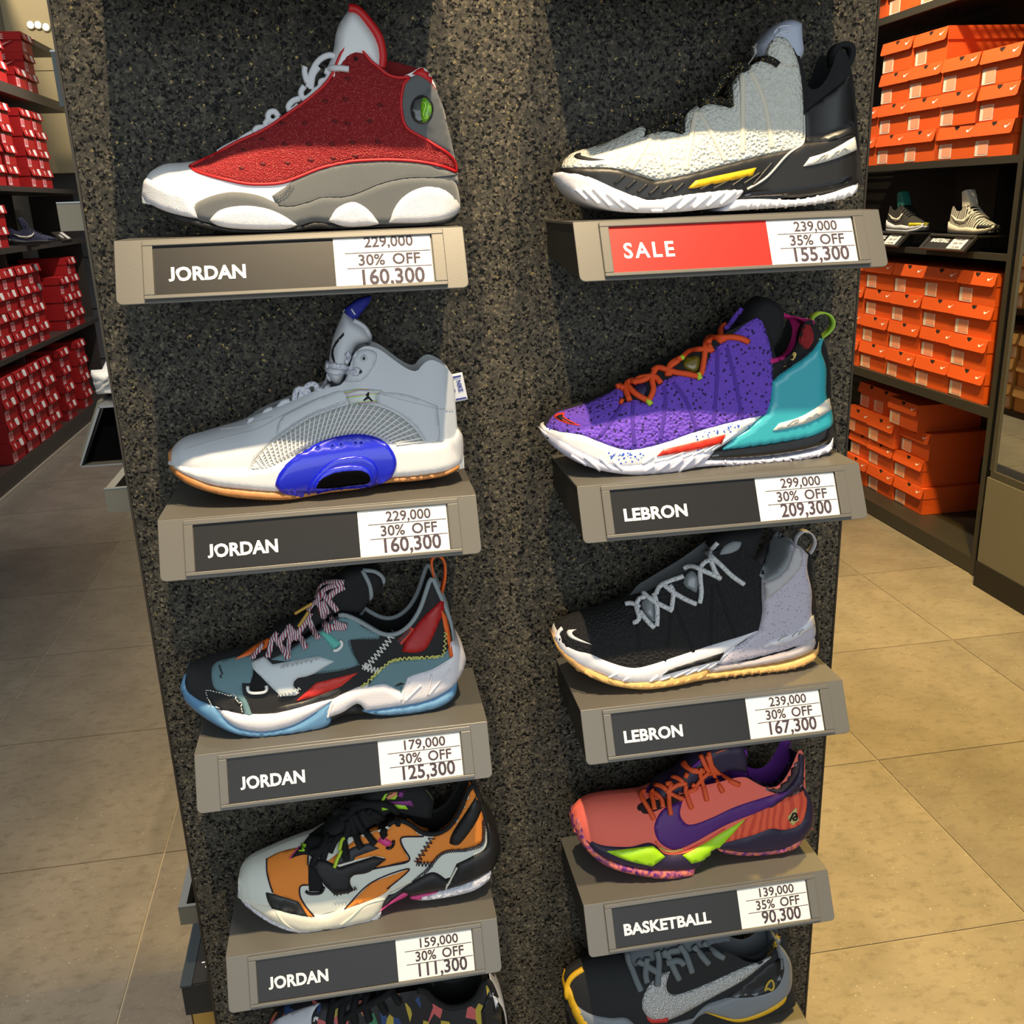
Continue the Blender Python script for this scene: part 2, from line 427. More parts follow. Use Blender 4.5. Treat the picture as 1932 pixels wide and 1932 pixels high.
def setting():
    g = MB().box(-5.0, 4.0, -2.5, 9.0, -.05, -.003).build('floor', M('grout', (168,158,140), .8)); tag(g, kind='structure')
    fm = floor_mats(); P = .65; G = .0022; mes = []
    for k in range(3):
        b = MB().box(G, P-G, G, P-G, -.02, 0); me = bpy.data.meshes.new('floor_tile'); me.from_pydata([tuple(v) for v in b.v], [], b.f); me.materials.append(fm[k]); mes.append(me)
    for i in range(-6, 5):
        for j in range(-4, 13):
            o = bpy.data.objects.new('floor_tile', mes[(i*7+j*5+i*j) % 3]); COL.objects.link(o); o.parent = g
            o.location = (.22+P*i, .49+P*j, 0)
    # far end of the left aisle: grey clad wall with a cream glossy fascia of large panels
    wb = MB().box(-5.0, 0.5, 8.33, 8.4, 0, 3.02).build('wall_back', M('grey_clad', (112,112,116), .3, bump='noise', bscale=4, bstr=.3)); tag(wb, kind='structure')
    wl = MB().box(-5.0, 0.5, 8.24, 8.32, 1.9, 5.0).build('wall_fascia', M('fascia_back', (120,104,78), .5)); tag(wl, kind='structure')
    tag(MB().box(-2.55, -2.45, -2.5, 8.2, 0, 3.6).build('wall_left', M('plaster_grey', (120,116,110), .8)), kind='structure')
    tag(MB().box(3.2, 3.3, -2.5, 8.3, 0, 3.6).build('wall_right', M('plaster_grey', (120,116,110), .8)), kind='structure')
    tag(MB().box(.52, 3.2, 8.3, 8.4, 0, 3.6).build('wall_back_right', M('plaster_grey', (120,116,110), .8)), kind='structure')
    cm = M('cream_panel', (232,214,172), .25)
    for i in range(5):
        for z0, z1 in ((1.9, 2.70), (2.706, 3.30), (3.306, 3.90), (3.906, 4.6)):
            o = MB().box(-4.6+i*.9, -4.6+i*.9+.893, 8.215, 8.24, z0, z1).build('panel', cm, wl)
    for k in range(3):
        MB().box(-4.9, .4, 8.315, 8.33, .3+k*.45, .735+k*.45).build('panel', M('grey_clad', (112,112,116), .3), wb)
def gondola():
    x0, x1 = -.0950, .7346
    m = bpy.data.materials.new('chip_board'); m.use_nodes = True; nt = m.node_tree; N = nt.nodes; L = nt.links; b = N['Principled BSDF']
    tc = N.new('ShaderNodeTexCoord'); nz = N.new('ShaderNodeTexNoise'); nz.inputs['Scale'].default_value = 330; nz.inputs['Detail'].default_value = 2
    L.new(tc.outputs['Object'], nz.inputs['Vector'])
    ad = N.new('ShaderNodeVectorMath'); ad.operation = 'MULTIPLY_ADD'; ad.inputs[1].default_value = (.006, .006, .006); L.new(nz.outputs['Color'], ad.inputs[0]); L.new(tc.outputs['Object'], ad.inputs[2])
    v = N.new('ShaderNodeTexVoronoi'); v.inputs['Scale'].default_value = 400; L.new(ad.outputs[0], v.inputs['Vector'])
    sp = N.new('ShaderNodeSeparateColor'); L.new(v.outputs['Color'], sp.inputs[0])
    cr_ = N.new('ShaderNodeValToRGB'); e = cr_.color_ramp; e.interpolation = 'LINEAR'
    e.elements[0].position = .0; e.elements[0].color = lin((14,13,12))+(1,); e.elements[1].position = 1; e.elements[1].color = lin((116,108,92))+(1,)
    for p, c in ((.16, (14,14,14)), (.24, (52,51,47)), (.6, (72,69,62)), (.9, (88,83,73))):
        q = e.elements.new(p); q.color = lin(c)+(1,)
    L.new(sp.outputs[0], cr_.inputs[0]); 
    v2 = N.new('ShaderNodeTexVoronoi'); v2.inputs['Scale'].default_value = 520; L.new(ad.outputs[0], v2.inputs['Vector'])
    sp2 = N.new('ShaderNodeSeparateColor'); L.new(v2.outputs['Color'], sp2.inputs[0])
    gt = N.new('ShaderNodeMath'); gt.operation = 'GREATER_THAN'; gt.inputs[1].default_value = .991; L.new(sp2.outputs[1], gt.inputs[0])
    mx = N.new('ShaderNodeMix'); mx.data_type = 'RGBA'; mx.inputs[7].default_value = lin((150,130,84))+(1,); L.new(gt.outputs[0], mx.inputs[0]); L.new(cr_.outputs[0], mx.inputs[6])
    L.new(mx.outputs[2], b.inputs['Base Color']); L.new(gt.outputs[0], b.inputs['Metallic'])
    b.inputs['Roughness'].default_value = .5; b.inputs['Specular IOR Level'].default_value = .12
    bp = N.new('ShaderNodeBump'); bp.inputs['Strength'].default_value = .9; bp.inputs['Distance'].default_value = .0012
    mh = N.new('ShaderNodeMath'); mh.operation = 'MULTIPLY_ADD'; mh.inputs[1].default_value = .6; L.new(nz.outputs[0], mh.inputs[0]); L.new(sp.outputs[0], mh.inputs[2])
    L.new(mh.outputs[0], bp.inputs['Height']); L.new(bp.outputs[0], b.inputs['Normal'])
    r = empty('display_column', ((x0+x1)/2, .3, 0), 'tall free-standing display column faced with black speckled chip board', 'display stand')
    MB().box(x0, x1, 0, .018, .004, 2.5).build('front_panel', m, r)
    tm = M('edge_metal', (70,62,52), .35, .6)
    for xa in (x0-.0026, x1+.0002): MB().box(xa, xa+.0024, -.0012, .02, .004, 2.5).build('edge_trim', tm, r)
    MB().box(x0+.012, x1-.012, .0185, .72, .004, 2.5).build('carcass', M('carcass', (38,37,36), .5), r)
    MB().box(x0+.002, x1-.002, .0185, .70, .0, .004).build('foot_plate', M('carcass', (38,37,36), .5), r)
SW, SD, SDY, SH = .31, .1308, .0275, .0532
def V3(*a): return Vector(a)
def shelf(x, z, label, word, prices, red=False, cut=0):
    grey = M('shelf_paint', (101,99,94), .38, .2, bump='noise', bscale=900, bstr=.03); dark = M('shelf_end', (30,32,34), .45)
    r = empty('shoe_shelf', (x+SW/2, 0, z), label, 'shelf', 'shoe shelves on the display column')
    T = .0022
    prof = [(-.0002, z), (-SD, z), (-SD-SDY, z-SH), (-SD-SDY+T*.9, z-SH-.0004), (-SD+T, z-T), (-.0002, z-T)]
    # rounded front face corners: build plate as top + face
    MB().hull([V3(x, a, b) for a, b in ((-.0004, z), (-SD, z), (-SD+T, z-T), (-.0004, z-T))], [V3(x+SW, a, b) for a, b in ((-.0004, z), (-SD, z), (-SD+T, z-T), (-.0004, z-T))]).build('tray', grey, r)
    O = V3(x, -SD, z); ux = V3(1,0,0); dv = V3(0, -SDY, -SH).normalized(); fh = sqrt(SDY**2+SH**2); nn = V3(0, -SH, SDY).normalized()
    def P(u, v, d): return O+ux*(u*SW)+dv*(v*fh)+nn*d
    R = .0055/SW; Rv = .0055/fh
    ring = [(0,0),(1,0)]+[(1-R+R*cos(a), 1-Rv+Rv*sin(a)) for a in [i*pi/10 for i in range(6)]]+[(R-R*sin(a), 1-Rv+Rv*cos(a)) for a in [i*pi/10 for i in range(6)]]
    f = MB().hull([P(u, v, 0) for u, v in ring][::-1], [P(u, v, -.0022) for u, v in ring][::-1]).build('front_face', grey, r); bevel(f, .0006)
    for xx in (x+.0012, x+SW-.0032):
        rr = [V3(xx, a, b) for a, b in ((-.0006, z-T-.0001), (-SD+T, z-T-.0001), (-SD-SDY+.003, z-SH+.0015), (-.0006, z-.036))]
        MB().hull(rr, [q+V3(.002,0,0) for q in rr]).build('end_cap', dark, r)
    def fb(u0, u1, v0, v1, d0, d1): return [P(u0,v0,d0),P(u1,v0,d0),P(u1,v1,d0),P(u0,v1,d0)], [P(u0,v0,d1),P(u1,v0,d1),P(u1,v1,d1),P(u0,v1,d1)]
    U0, U1, A0, A1, V0, V1, W0, W1 = .078, .938, .107, .902, .045, .955, .128, .895
    b = MB()
    for q in ((U0, U1, V0, W0), (U0, U1, W1, V1), (U0, A0, W0, W1), (A1, U1, W0, W1)): b.hull(*fb(*q, .0003, .0034))
    o = b.build('sign_frame', grey, r); bevel(o, .0007)
    cs = .614
    ins = MB().hull(*fb(A0+.001, cs, W0+.001, W1-.001, .0002, .0009)).build('sign_insert', M('insert_red', (214,36,28), .35) if red else M('insert_black', (30,30,32), .35, spec=.35), r)
    card = MB().hull(*fb(cs, A1-.004, W0+.004+cut*.0, W1-.004, .0002, .0012)).build('price_card', M('card_white', (236,234,228), .6), r)
    up = -dv; wm = M('print_white', (240,240,238), .6); km = M('print_dark', (62,52,66), .7)
    if red: place_text(word, .0215, wm, P(.146, .655, .0011), ux, up, ins, bold=.02, space=1.25, width=.0495)
    else:
        wd = {'JORDAN': .0665, 'LEBRON': .0675, 'BASKETBALL': .108}[word]
        place_text(word, .0175, wm, P(.146, .675, .0011), ux, up, ins, bold=.035, space=1.02, width=wd)
    a, bb, c = prices
    place_text(a, .0142, km, P(.703, .333+cut*-.05, .0014), ux, up, card, bold=.018, width=.0445, ext=.0001)
    place_text(bb, .0148, km, P(.683, .572, .0014), ux, up, card, bold=.018, width=.056, ext=.0001, word=1.6)
    place_text(c, .0203, km, P(.690 if len(c) > 6 else .70, .848+cut*.03, .0014), ux, up, card, bold=.022, width=.0565 if len(c) > 6 else .05, ext=.0001)
    rl = MB().hull(*fb(.645, A1-.006, .366, .379, .0012, .0014)); rl.hull(*fb(.648, A1-.006, .610, .623, .0012, .0014)); rl.build('ruled_lines', km, card)
    return r
LX, RX = -.0434, .3709
ZS = [1.528, 1.268, 1.009, .7475, .487]
def shelves():
    shelf(LX, 1.790, 'grey metal shelf above the top left sneaker, just out of view', 'JORDAN', ('229,000', '30% OFF', '160,300'))
    shelf(RX, 1.790, 'grey metal shelf above the top right sneaker, just out of view', 'LEBRON', ('239,000', '35% OFF', '155,300'))
    shelf(LX, ZS[0], 'grey metal shelf under the red and white high-top, sign JORDAN 160,300', 'JORDAN', ('229,000', '30% OFF', '160,300'), cut=1)
    shelf(LX, ZS[1], 'grey metal shelf under the pale grey high-top with blue arch, sign JORDAN 160,300', 'JORDAN', ('229,000', '30% OFF', '160,300'))
    shelf(LX, ZS[2], 'grey metal shelf under the teal and black sneaker, sign JORDAN 125,300', 'JORDAN', ('179,000', '30% OFF', '125,300'))
    shelf(LX, ZS[3], 'grey metal shelf under the orange and white sneaker, sign JORDAN 111,300', 'JORDAN', ('159,000', '30% OFF', '111,300'))
    shelf(RX, ZS[0], 'grey metal shelf under the white and black sneaker, red SALE sign', 'SALE', ('239,000', '35% OFF', '155,300'), red=True)
    shelf(RX, ZS[1], 'grey metal shelf under the purple and turquoise sneaker, sign LEBRON 209,300', 'LEBRON', ('299,000', '30% OFF', '209,300'))
    shelf(RX, ZS[2], 'grey metal shelf under the black and lilac sneaker, sign LEBRON 167,300', 'LEBRON', ('239,000', '30% OFF', '167,300'))
    shelf(RX, ZS[3], 'grey metal shelf under the coral sneaker, sign BASKETBALL 90,300', 'BASKETBALL', ('139,000', '35% OFF', '90,300'))
    shelf(LX, ZS[4], 'grey metal shelf at the very bottom left under the patterned sneaker', 'JORDAN', ('159,000', '30% OFF', '111,300'))
    shelf(RX, ZS[4], 'grey metal shelf at the very bottom right under the grey and yellow sneaker', 'BASKETBALL', ('139,000', '35% OFF', '90,300'))
# ------------------------------------------------------------------ sneakers on the column
WHT = (232,232,232); BLK = (24,24,26)
def shoe_L1():
    F = (180, 0, 2.6108); S = Shoe(F, ZS[0], (228, 960), (1800, 1010), 'red mesh and white high-top sneaker with grey suede sides and a green round badge')
    white = M('white_leather', (228,230,232), .45); suede = M('grey_suede', (96,99,101), .9, sheen=.3, bump='noise', bscale=1500, bstr=.2)
    red = M('red_mesh', (150,22,30), .75, bump='dots', bscale=900, bstr=.8, col2=(225,120,110), kind='speck', cscale=640, thr=.27, camt=.7)
    redb = M('red_binding', (200,22,28), .5); rubber = M('white_rubber', (226,226,232), .5, bump='dots', bscale=1400, bstr=.35)
    S.body('228,930 238,885 262,845 300,820 345,803 420,798 480,790 560,772 600,750 650,722 700,698 830,638 950,558 1060,478 1130,412 1172,350 1196,290 1228,235 1268,216 1310,238 1350,292 1400,332 1440,366 1500,382 1556,362 1600,338 1634,358 1678,445 1720,620 1750,735 1770,845 1778,905',
           '228,1000 500,1040 1000,1040 1795,1040', white, M('red_lining', (120,16,20), .9), 600, 1290, c=.60, depth=.05)
    S.slab('heel_counter', suede, '1660,420! 1697,478 1737,620 1767,750 1785,850 1790,905! 1700,890 1650,700 1620,520', k=.90, rnd=.003)
    S.patch('quarter', suede, '870,965! 930,925 965,897 1060,850 1200,812 1350,796 1500,796 1640,812 1772,856! 1776,905 1650,885 1560,885 1480,900 1400,930 1330,955 1260,975 1130,985 1010,1020 950,1025 900,1015', t=.0012, reg=True)
    S.patch('heel_panel', suede, '1555,380! 1600,366 1650,400 1692,470 1735,620 1768,750! 1740,752 1660,708 1590,668 1530,628 1507,560 1505,470 1522,410', t=.0014, reg=True)
    S.patch('heel_collar', redb, '1560,366! 1600,336 1642,350 1692,440 1698,478! 1655,415 1600,376', t=.0022, reg=True)
    edge = '468,818! 520,795 600,757 700,702 830,643 950,563 1060,483 1134,416 1176,352 1200,290 1230,238 1268,222 1308,242 1348,296 1398,336 1438,370 1500,386 1550,378 1522,410 1506,470 1507,560 1530,628 1590,668 1660,708 1735,758 1770,800 1778,850! 1720,822 1600,797 1450,787 1300,792 1200,804 1100,832 1000,872 920,900 830,908 740,905 640,885 560,865 490,842'
    S.patch('mesh_panel', red, edge, t=.0018, reg=True)
    S.lines('piping', redb, '@'+edge, r=.0015, lift=.0006, reg=True)
    dm = M('dimple', (96,12,18), .8)
    for k, (a, b) in enumerate(((730,742),(820,690),(920,610),(1030,610),(1130,500),(1230,490),(1050,712),(930,712),(825,810),(945,805),(1060,790),(1165,712),(1265,705),(1390,700),(1280,770),(1170,780),(1240,610),(1350,600),(720,830),(1180,600),(1240,390),(1400,520))):
        S.patch('dimple', dm, f'{a-16},{b-4} {a},{b-13} {a+17},{b-2} {a+4},{b+10}', t=.0005, step=4)
    S.slab('midsole', suede, '484,1040! 490,1003 560,968 640,948 700,946 760,953 820,968 900,1003 950,1010 1010,1000 1080,975 1130,963 1200,965 1260,953 1330,928 1400,900 1480,878 1560,868 1650,868 1768,884! 1788,930 1799,1000 1792,1045 1740,1085 1650,1100 1400,1106 1160,1100 1080,1092 1010,1110 960,1125 800,1130 650,1118 560,1098 500,1080', k=1.02, rnd=.006)
    S.slab('toe_bumper', rubber, '226,950! 232,895 248,877! 300,903 360,928 430,950 466,985 502,1077! 430,1065 340,1040 270,1008 232,985', k=1.06)
    for t in ('560,1085! 600,1042 660,1021 750,1014 850,1030 930,1065 992,1108! 940,1128 850,1132 700,1128 600,1112', '1148,1090! 1180,1032 1230,1000 1280,993 1330,1018 1375,1062 1398,1104! 1340,1114 1230,1117', '1446,1098! 1468,1030 1510,972 1570,932 1640,915 1710,925 1765,960 1798,1015 1782,1052 1720,1082 1600,1098'):
        S.slab('sole_pod', rubber, t, k=1.10, rnd=.007)
    S.slab('outsole', M('black_rubber', (26,26,28), .6), '240,985! 270,1006 340,1040 500,1080 560,1100 700,1130 900,1132 960,1125 1080,1090 1160,1098 1230,1116 1400,1108 1600,1098 1720,1082 1792,1040! 1772,1085 1700,1108 1500,1118 1350,1122 1200,1130 1080,1128 960,1142 820,1148 650,1144 500,1115 350,1068', k=1.0)
    S.slab('tongue', white, '1060,478! 1105,440 1140,330 1172,235 1185,150 1210,90 1246,40! 1292,48 1340,100 1390,180 1412,250 1412,335! 1385,345 1300,300 1200,420 1100,500', hw=.024, rnd=.012, kk=.5)
    S.free('tongue_edge', redb, '1248,42 1290,50 1345,108 1396,185 1415,275 1408,335', r=.0042, y=YC-.014)
    S.lines('seam', M('seam_grey', (84,86,88), .9), ['1778,860 1650,873 1560,874 1480,885 1400,906 1330,936 1260,961 1200,971 1130,969 1080,981 1010,1006 950,1016 900,1010'], r=.0006)
    S.stitches('stitching', M('seam_grey', (84,86,88), .9), '885,975 925,955 948,928 968,903'); S.stitches('stitching', M('seam_grey', (84,86,88), .9), '900,982 940,962 962,935 980,912')
    S.patch('badge', M('badge_ring', (40,44,42), .2, coat=.8), '1608,468 1650,490 1665,540 1648,592 1608,612 1568,592 1552,540 1568,490', t=.0022, reg=True)
    S.patch('badge_glow', M('badge_green', (96,170,20), .2, coat=1, col2=(150,220,30), cscale=300), '1612,482 1640,496 1656,540 1640,588 1612,602 1602,540', t=.0010, reg=True)
    S.lines('badge_mark', M('badge_bright', (190,250,90), .3), ['1615,505 1632,508 1628,530 1616,545 1618,575', '1640,512 1640,535 1628,545', '1625,560 1640,562 1636,585 1620,585'], r=.0007)
    S.patch('eyelet', M('hole_red', (40,8,10), .9), '1283,278 1295,290 1283,303 1271,290', t=.0006, step=3)
    lm = M('white_lace', (226,228,232), .8, bump='noise', bscale=1200)
    S.lines('lace', lm, '1250,345 1215,340 1180,338 1150,344 1130,350', r=.0028, lift=.0024)
    for p in ('1195,292 1160,272 1118,285 1085,318 1062,370 1048,432', '1130,348 1152,362 1142,392 1112,402 1108,428 1080,450', '1034,328 1030,350 1040,395 1062,420', '1100,330 1072,370 1062,440', '1030,425 1012,455 1028,488 1062,470 1082,445', '1008,486 972,498 950,528 965,548 1002,520', '902,576 884,550 856,556 852,586 880,600 908,578', '862,592 838,606 850,634 880,606', '832,628 795,632 782,655', '775,655 730,680 700,705', '700,700 650,725 605,752'):
        S.free('lace', lm, p, r=.0028, y=YC-.016)
    S.slab('far_collar', M('red_lining', (120,16,20), .9), '1405,292! 1480,305 1540,322 1602,338! 1565,366 1500,384 1440,368 1400,335', hw=.004, rnd=.002, kk=.2, yc=YC+.02, solid=False)
    return S
def shoe_R1():
    F = (1000, 0, 2.76); S = Shoe(F, ZS[0], (145, 940), (1718, 980), 'white knit high sneaker with black heel, yellow side bar and black rope laces')
    blk = M('black_textile', (22,22,24), .85, bump='noise', bscale=900, bstr=.2); knit = M('white_knit', (218,218,208), .85, bump='knit', bscale=330, bstr=1.0)
    S.body('158,895 168,868 185,838 230,798 330,768 430,733 530,683 600,650 625,668 700,662 780,640 800,605 830,570 900,545 960,530 1020,500 1050,440 1075,400 1110,360 1160,330 1215,295 1240,240 1285,192 1340,215 1370,270 1395,345 1412,425 1440,470 1490,455 1540,380 1565,300 1592,262 1625,282 1652,370 1668,450 1690,650 1704,800 1712,900',
           '150,940 500,980 1000,990 1715,960', blk, M('black_lining', (14,14,15), .95), 600, 1330, c=.62, depth=.05)
    S.slab('midsole', M('black_rubber2', (30,29,28), .42), '160,900! 165,868! 280,870 400,871 480,884 560,910 650,940! 840,902 1200,808 1390,768! 1410,745 1550,720 1690,640! 1702,760 1714,900 1700,975 1400,1030 1130,1010 1000,1030 650,1065 450,1030 300,990', k=1.02, rnd=.006)
    ks = '163,875! 180,838 230,798 330,768 430,733 530,683 612,650! 590,722! 640,692 720,688 790,703! 800,640 822,590 870,555 930,545 1046,562! 1050,480 1060,420 1100,370 1160,338 1220,300 1240,240 1288,192 1340,215 1370,270 1396,340 1412,440 1420,560 1420,742! 1385,773 1200,812 1000,862 840,904 700,935 652,940! 560,912 480,886 400,874 280,873'
    S.patch('knit_panel', knit, ks, t=.0022, reg=True)
    S.lines('knit_seam', M('cream_seam', (222,214,196), .7), ['1104,378 1108,520 1108,800', '1150,372 1195,460 1232,580 1262,770', '864,580 840,700 812,885', '880,582 950,700 1018,838', '640,694 575,800 525,885', '662,700 690,800 722,908'], r=.0030, lift=-.0004, flat=.5)
    S.slab('forefoot_sole', M('white_sole', (228,228,236), .5, bump='noise', bscale=300, bstr=.1), '143,912! 150,897 240,893 330,920 450,975 560,1017 630,1037 760,1017 900,996 1040,981 1132,980! 1100,1022 1066,1052! 1000,1078 850,1098 700,1108 550,1108 420,1092 300,1052 220,1002 160,955', k=1.07, rnd=.006)
    S.slab('air_unit', M('black_gloss', (16,16,20), .12, coat=1), '1080,1045! 1130,985! 1300,962 1500,932 1694,880! 1708,950 1600,990 1450,1018 1300,1035', k=1.05, rnd=.008, kk=.5)
    S.slab('heel_outsole', M('white_sole', (228,228,236), .5), '1020,1100! 1075,1040! 1200,1036 1400,1040 1550,1012 1650,977 1716,945! 1712,995 1650,1032 1500,1062 1300,1082 1150,1092', k=1.08)
    S.lines('sole_ribs', M('white_sole', (228,228,236), .5), [f'{a},{b} {a+c},{b-d}' for a, b, c, d in ((300,1040,-60,55),(360,1062,-80,80),(420,1075,-90,95),(490,1085,-90,80),(560,1092,-90,60),(630,1098,60,-0),(700,1095,90,70),(770,1090,90,72),(850,1085,90,75),(920,1075,90,75),(990,1065,80,70))]+[f'{a},{b} {a+20},{b-38}' for a, b in ((1130,1088),(1180,1086),(1230,1082),(1280,1080),(1330,1078),(1380,1072),(1430,1068),(1480,1062),(1530,1054),(1580,1044),(1630,1034),(1670,1018))], r=.0022, lift=-.0002)
    S.lines('midsole_ribs', M('black_rubber2', (30,29,28), .42), [f'{a},{b} {a+50},{b-45}' for a, b in ((440,960),(500,985),(560,1005),(620,1015),(690,1010),(750,1000))]+['880,990 960,950', '950,985 1040,940', '1050,970 1130,915', '1110,960 1200,900', '1160,965 1260,850'], r=.0016, lift=0)
    S.patch('side_bar', M('yellow_plastic', (240,186,24), .35), '823,980! 862,940! 1000,910 1176,873! 1158,915! 1000,950 852,980', t=.0022)
    S.patch('heel_wedge', M('white_plastic', (226,222,212), .35), '1420,868! 1456,820! 1560,785 1690,712! 1700,780! 1600,822 1500,852', t=.0022, reg=True)
    S.lines('wedge_mark', M('wedge_line', (190,186,176), .5), ['1495,838 1520,810 1550,805', '1530,828 1545,806', '1570,818 1585,790 1610,785', '1600,808 1622,780 1640,765 1650,785'], r=.0007)
    S.patch('heel_shell', M('black_satin', (30,29,28), .35), '1432,580! 1500,528 1600,450 1664,388! 1680,560 1692,705! 1560,735 1432,740!', t=.0018)
    S.slab('tongue', M('frosted_plastic', (186,194,214), .35), '1225,225! 1280,150 1335,105 1390,93 1437,110! 1442,200 1446,270 1402,345! 1370,350 1300,320 1240,300', hw=.022, rnd=.008, kk=.4)
    S.patch('knit_cuff', knit, '1240,240! 1288,190 1340,215 1372,270 1396,342! 1340,350 1220,320!', t=.0026)
    S.lines('tongue_mark', M('frost_line', (216,220,232), .4), ['1270,175 1300,140 1360,135', '1275,195 1310,165 1345,165', '1300,150 1310,180'], r=.0008)
    S.patch('far_knit', knit, '1118,335! 1135,268 1182,222! 1170,280 1145,330', t=.002); S.patch('far_knit', knit, '948,458! 985,405 1050,378 1065,400 1010,420', t=.002); S.patch('far_knit', knit, '735,600! 770,565 800,560 775,600', t=.002); S.patch('far_knit', knit, '750,632! 782,622! 790,655 770,655', t=.002)
    lm = M('rope_lace', (18,18,18), .8, col2=(196,168,70), kind='speck', cscale=420, thr=.26, camt=1)
    S.lines('laces', lm, ['1290,342 1262,318 1215,312 1170,320 1130,345 1120,360', '1120,340 1080,345 1050,365', '1060,380 1025,388 1000,415 990,450', '1060,405 1015,405 985,440', '1046,562 1050,500 1040,450 1010,412', '1040,548 980,528 920,535 905,548', '905,500 925,530 900,545 850,550 800,570 760,590', '790,700 802,650 795,610 760,580', '785,690 740,672 690,675 640,690 610,700', '690,608 740,605 790,612', '690,620 660,650 615,668'], r=.0032, lift=.0022)
    for p in ('688,610 740,602 792,614', '700,640 760,598 800,572', '900,505 925,532 965,480 1012,412', '905,548 960,528 1040,548', '1118,350 1085,342 1050,366', '1058,382 1022,392 998,420 985,452'): S.free('lace', lm, p, r=.0034, y=YC-.018)
    S.ribbon('pull_loop', blk, '1592,345 1585,290 1605,245 1640,228 1678,238 1686,275 1672,320 1645,368 1620,400', wdt=.012, th=.005)
    S.patch('check_mark', M('mark_black', (18,18,20), .7), '228,815! 240,802 266,797! 262,808 300,820 388,833! 320,838 262,832 236,824', t=.001)
    S.lines('panel_edge', M('clear_trim', (200,198,190), .4), '1425,600 1424,740 1385,775 1330,815 1230,925 1130,985', r=.0012)
    return S
def shoe_L2():
    F = (260, 540, 2.76); S = Shoe(F, ZS[1], (155, 900), (1696, 880), 'pale grey high-top sneaker with glossy blue arch, ribbed cage and gum sole')
    g = M('pale_grey', (204,208,214), .5, bump='noise', bscale=1800, bstr=.06); white = M('foam_white', (230,230,232), .5, bump='wave', bscale=170, bstr=.12)
    S.body('160,905 168,868 190,832 240,798 330,772 430,742 540,708 640,655 760,605 850,570 940,530 1010,515 1062,500 1098,440 1114,372 1145,325 1195,304 1262,325 1330,375 1400,422 1448,434 1475,405 1505,382 1540,380 1600,415 1642,480 1656,640 1664,760 1690,800',
           '165,930 500,1000 1000,1000 1690,950', g, M('grey_lining', (168,172,174), .9), 560, 1180, c=.62, depth=.05)
    S.slab('midsole', white, '160,925! 175,928 300,955 500,960 640,948 740,925! 850,880 1000,850 1200,830! 1450,828 1560,815 1650,790 1665,752! 1692,778 1698,870 1686,928 1600,968 1450,992 1300,1005 1200,1042 1000,1062 720,1075 560,1064 400,1044 280,1004 200,962', k=1.05, rnd=.007)
    S.slab('gum_outsole', M('gum', (178,120,66), .5), '154,872! 164,885 180,932 225,975 300,1010 400,1046 560,1066 720,1077 900,1085 1000,1065 1200,1044 1300,1008 1450,994 1600,970 1692,912! 1684,948 1600,992 1450,1018 1280,1032 1150,1062 1000,1080 880,1102 780,1118 640,1118 480,1102 350,1072 250,1032 180,978 156,925', k=1.06)
    S.lines('tread_groove', M('gum_dark', (130,84,44), .6), [f'{a},{b} {a+8},{b+14}' for a, b in ((370,1068),(390,1072),(410,1078),(490,1095),(510,1098),(530,1100),(560,1102),(640,1100),(660,1100),(680,1100),(700,1102),(1340,1018),(1360,1015),(1390,1010),(1500,1000),(1530,995),(1560,988),(1590,980))], r=.0009, lift=.0)
    arch = '716,1035! 722,1005 745,960 800,905 880,850 960,805 1060,777 1170,769 1262,795 1322,850 1347,912 1332,972 1290,1017 1200,1044 1050,1057 960,1072 900,1097 820,1092 750,1072'
    blue = M('blue_gloss', (16,30,196), .28, coat=.4)
    S.patch('cage_recess', M('cage_dark', (160,164,164), .7), '588,952! 620,890 700,818 800,748 900,688 1000,648 1080,622 1150,613 1250,625 1350,668 1440,740 1492,812! 1350,828 1280,785 1170,768 1060,775 960,803 870,850 790,905 740,930 640,948', t=.0004, reg=True)
    out = S.pts('592,948 640,875 720,800 800,746 900,688 1000,646 1080,622 1150,612 1250,624 1350,668 1440,738 1490,808', step=1); inn = S.pts('612,950 660,948 715,930 770,900 830,865 900,830 980,800 1060,777 1140,768 1220,778 1290,805 1345,828', step=1)
    b = MB(); n = 38
    for i in range(n):
        p = out[int((len(out)-1)*i/(n-1))]; q = inn[int((len(inn)-1)*i/(n-1))]; P = []; Q = []
        for k in range(6):
            h, nn = S.hit(p[0]+(q[0]-p[0])*k/5, p[1]+(q[1]-p[1])*k/5); P.append(h+nn*.001); Q.append(nn)
        b.tube(P, .0012, 5, (Q, .6))
    for j in range(1, 6):
        P = []; Q = []
        for i in range(60):
            p = out[int((len(out)-1)*i/59)]; q = inn[int((len(inn)-1)*i/59)]; t = j/6; h, nn = S.hit(p[0]+(q[0]-p[0])*t, p[1]+(q[1]-p[1])*t); P.append(h+nn*.0004); Q.append(nn)
        b.tube(P, .0007, 4, (Q, .6))
    tag(b.build('cage_ribs', M('rib_white', (222,222,222), .5), S.root, True), kind='stuff')
    S.patch('arch_plate', blue, arch, t=.0034, reg=True, step=5, smooth=14)
    S.patch('arch_ring', blue, '880,1078! 890,1040 925,985 1000,915 1110,882 1205,898 1248,950 1240,1010 1200,1040 1050,1055 960,1070', t=.0022, reg=True, step=4)
    S.patch('arch_ring', blue, '905,1072! 925,1020 960,975 1020,945 1110,932 1190,945 1222,985 1205,1032 1050,1052 960,1066', t=.0016, reg=True, step=4)
    S.patch('arch_opening', M('void_black', (4,4,6), .9, spec=.05), '928,1052! 955,1000 1020,972 1100,961 1172,962 1207,988 1200,1025 1100,1040 1000,1052', t=.0012, step=4, smooth=8)
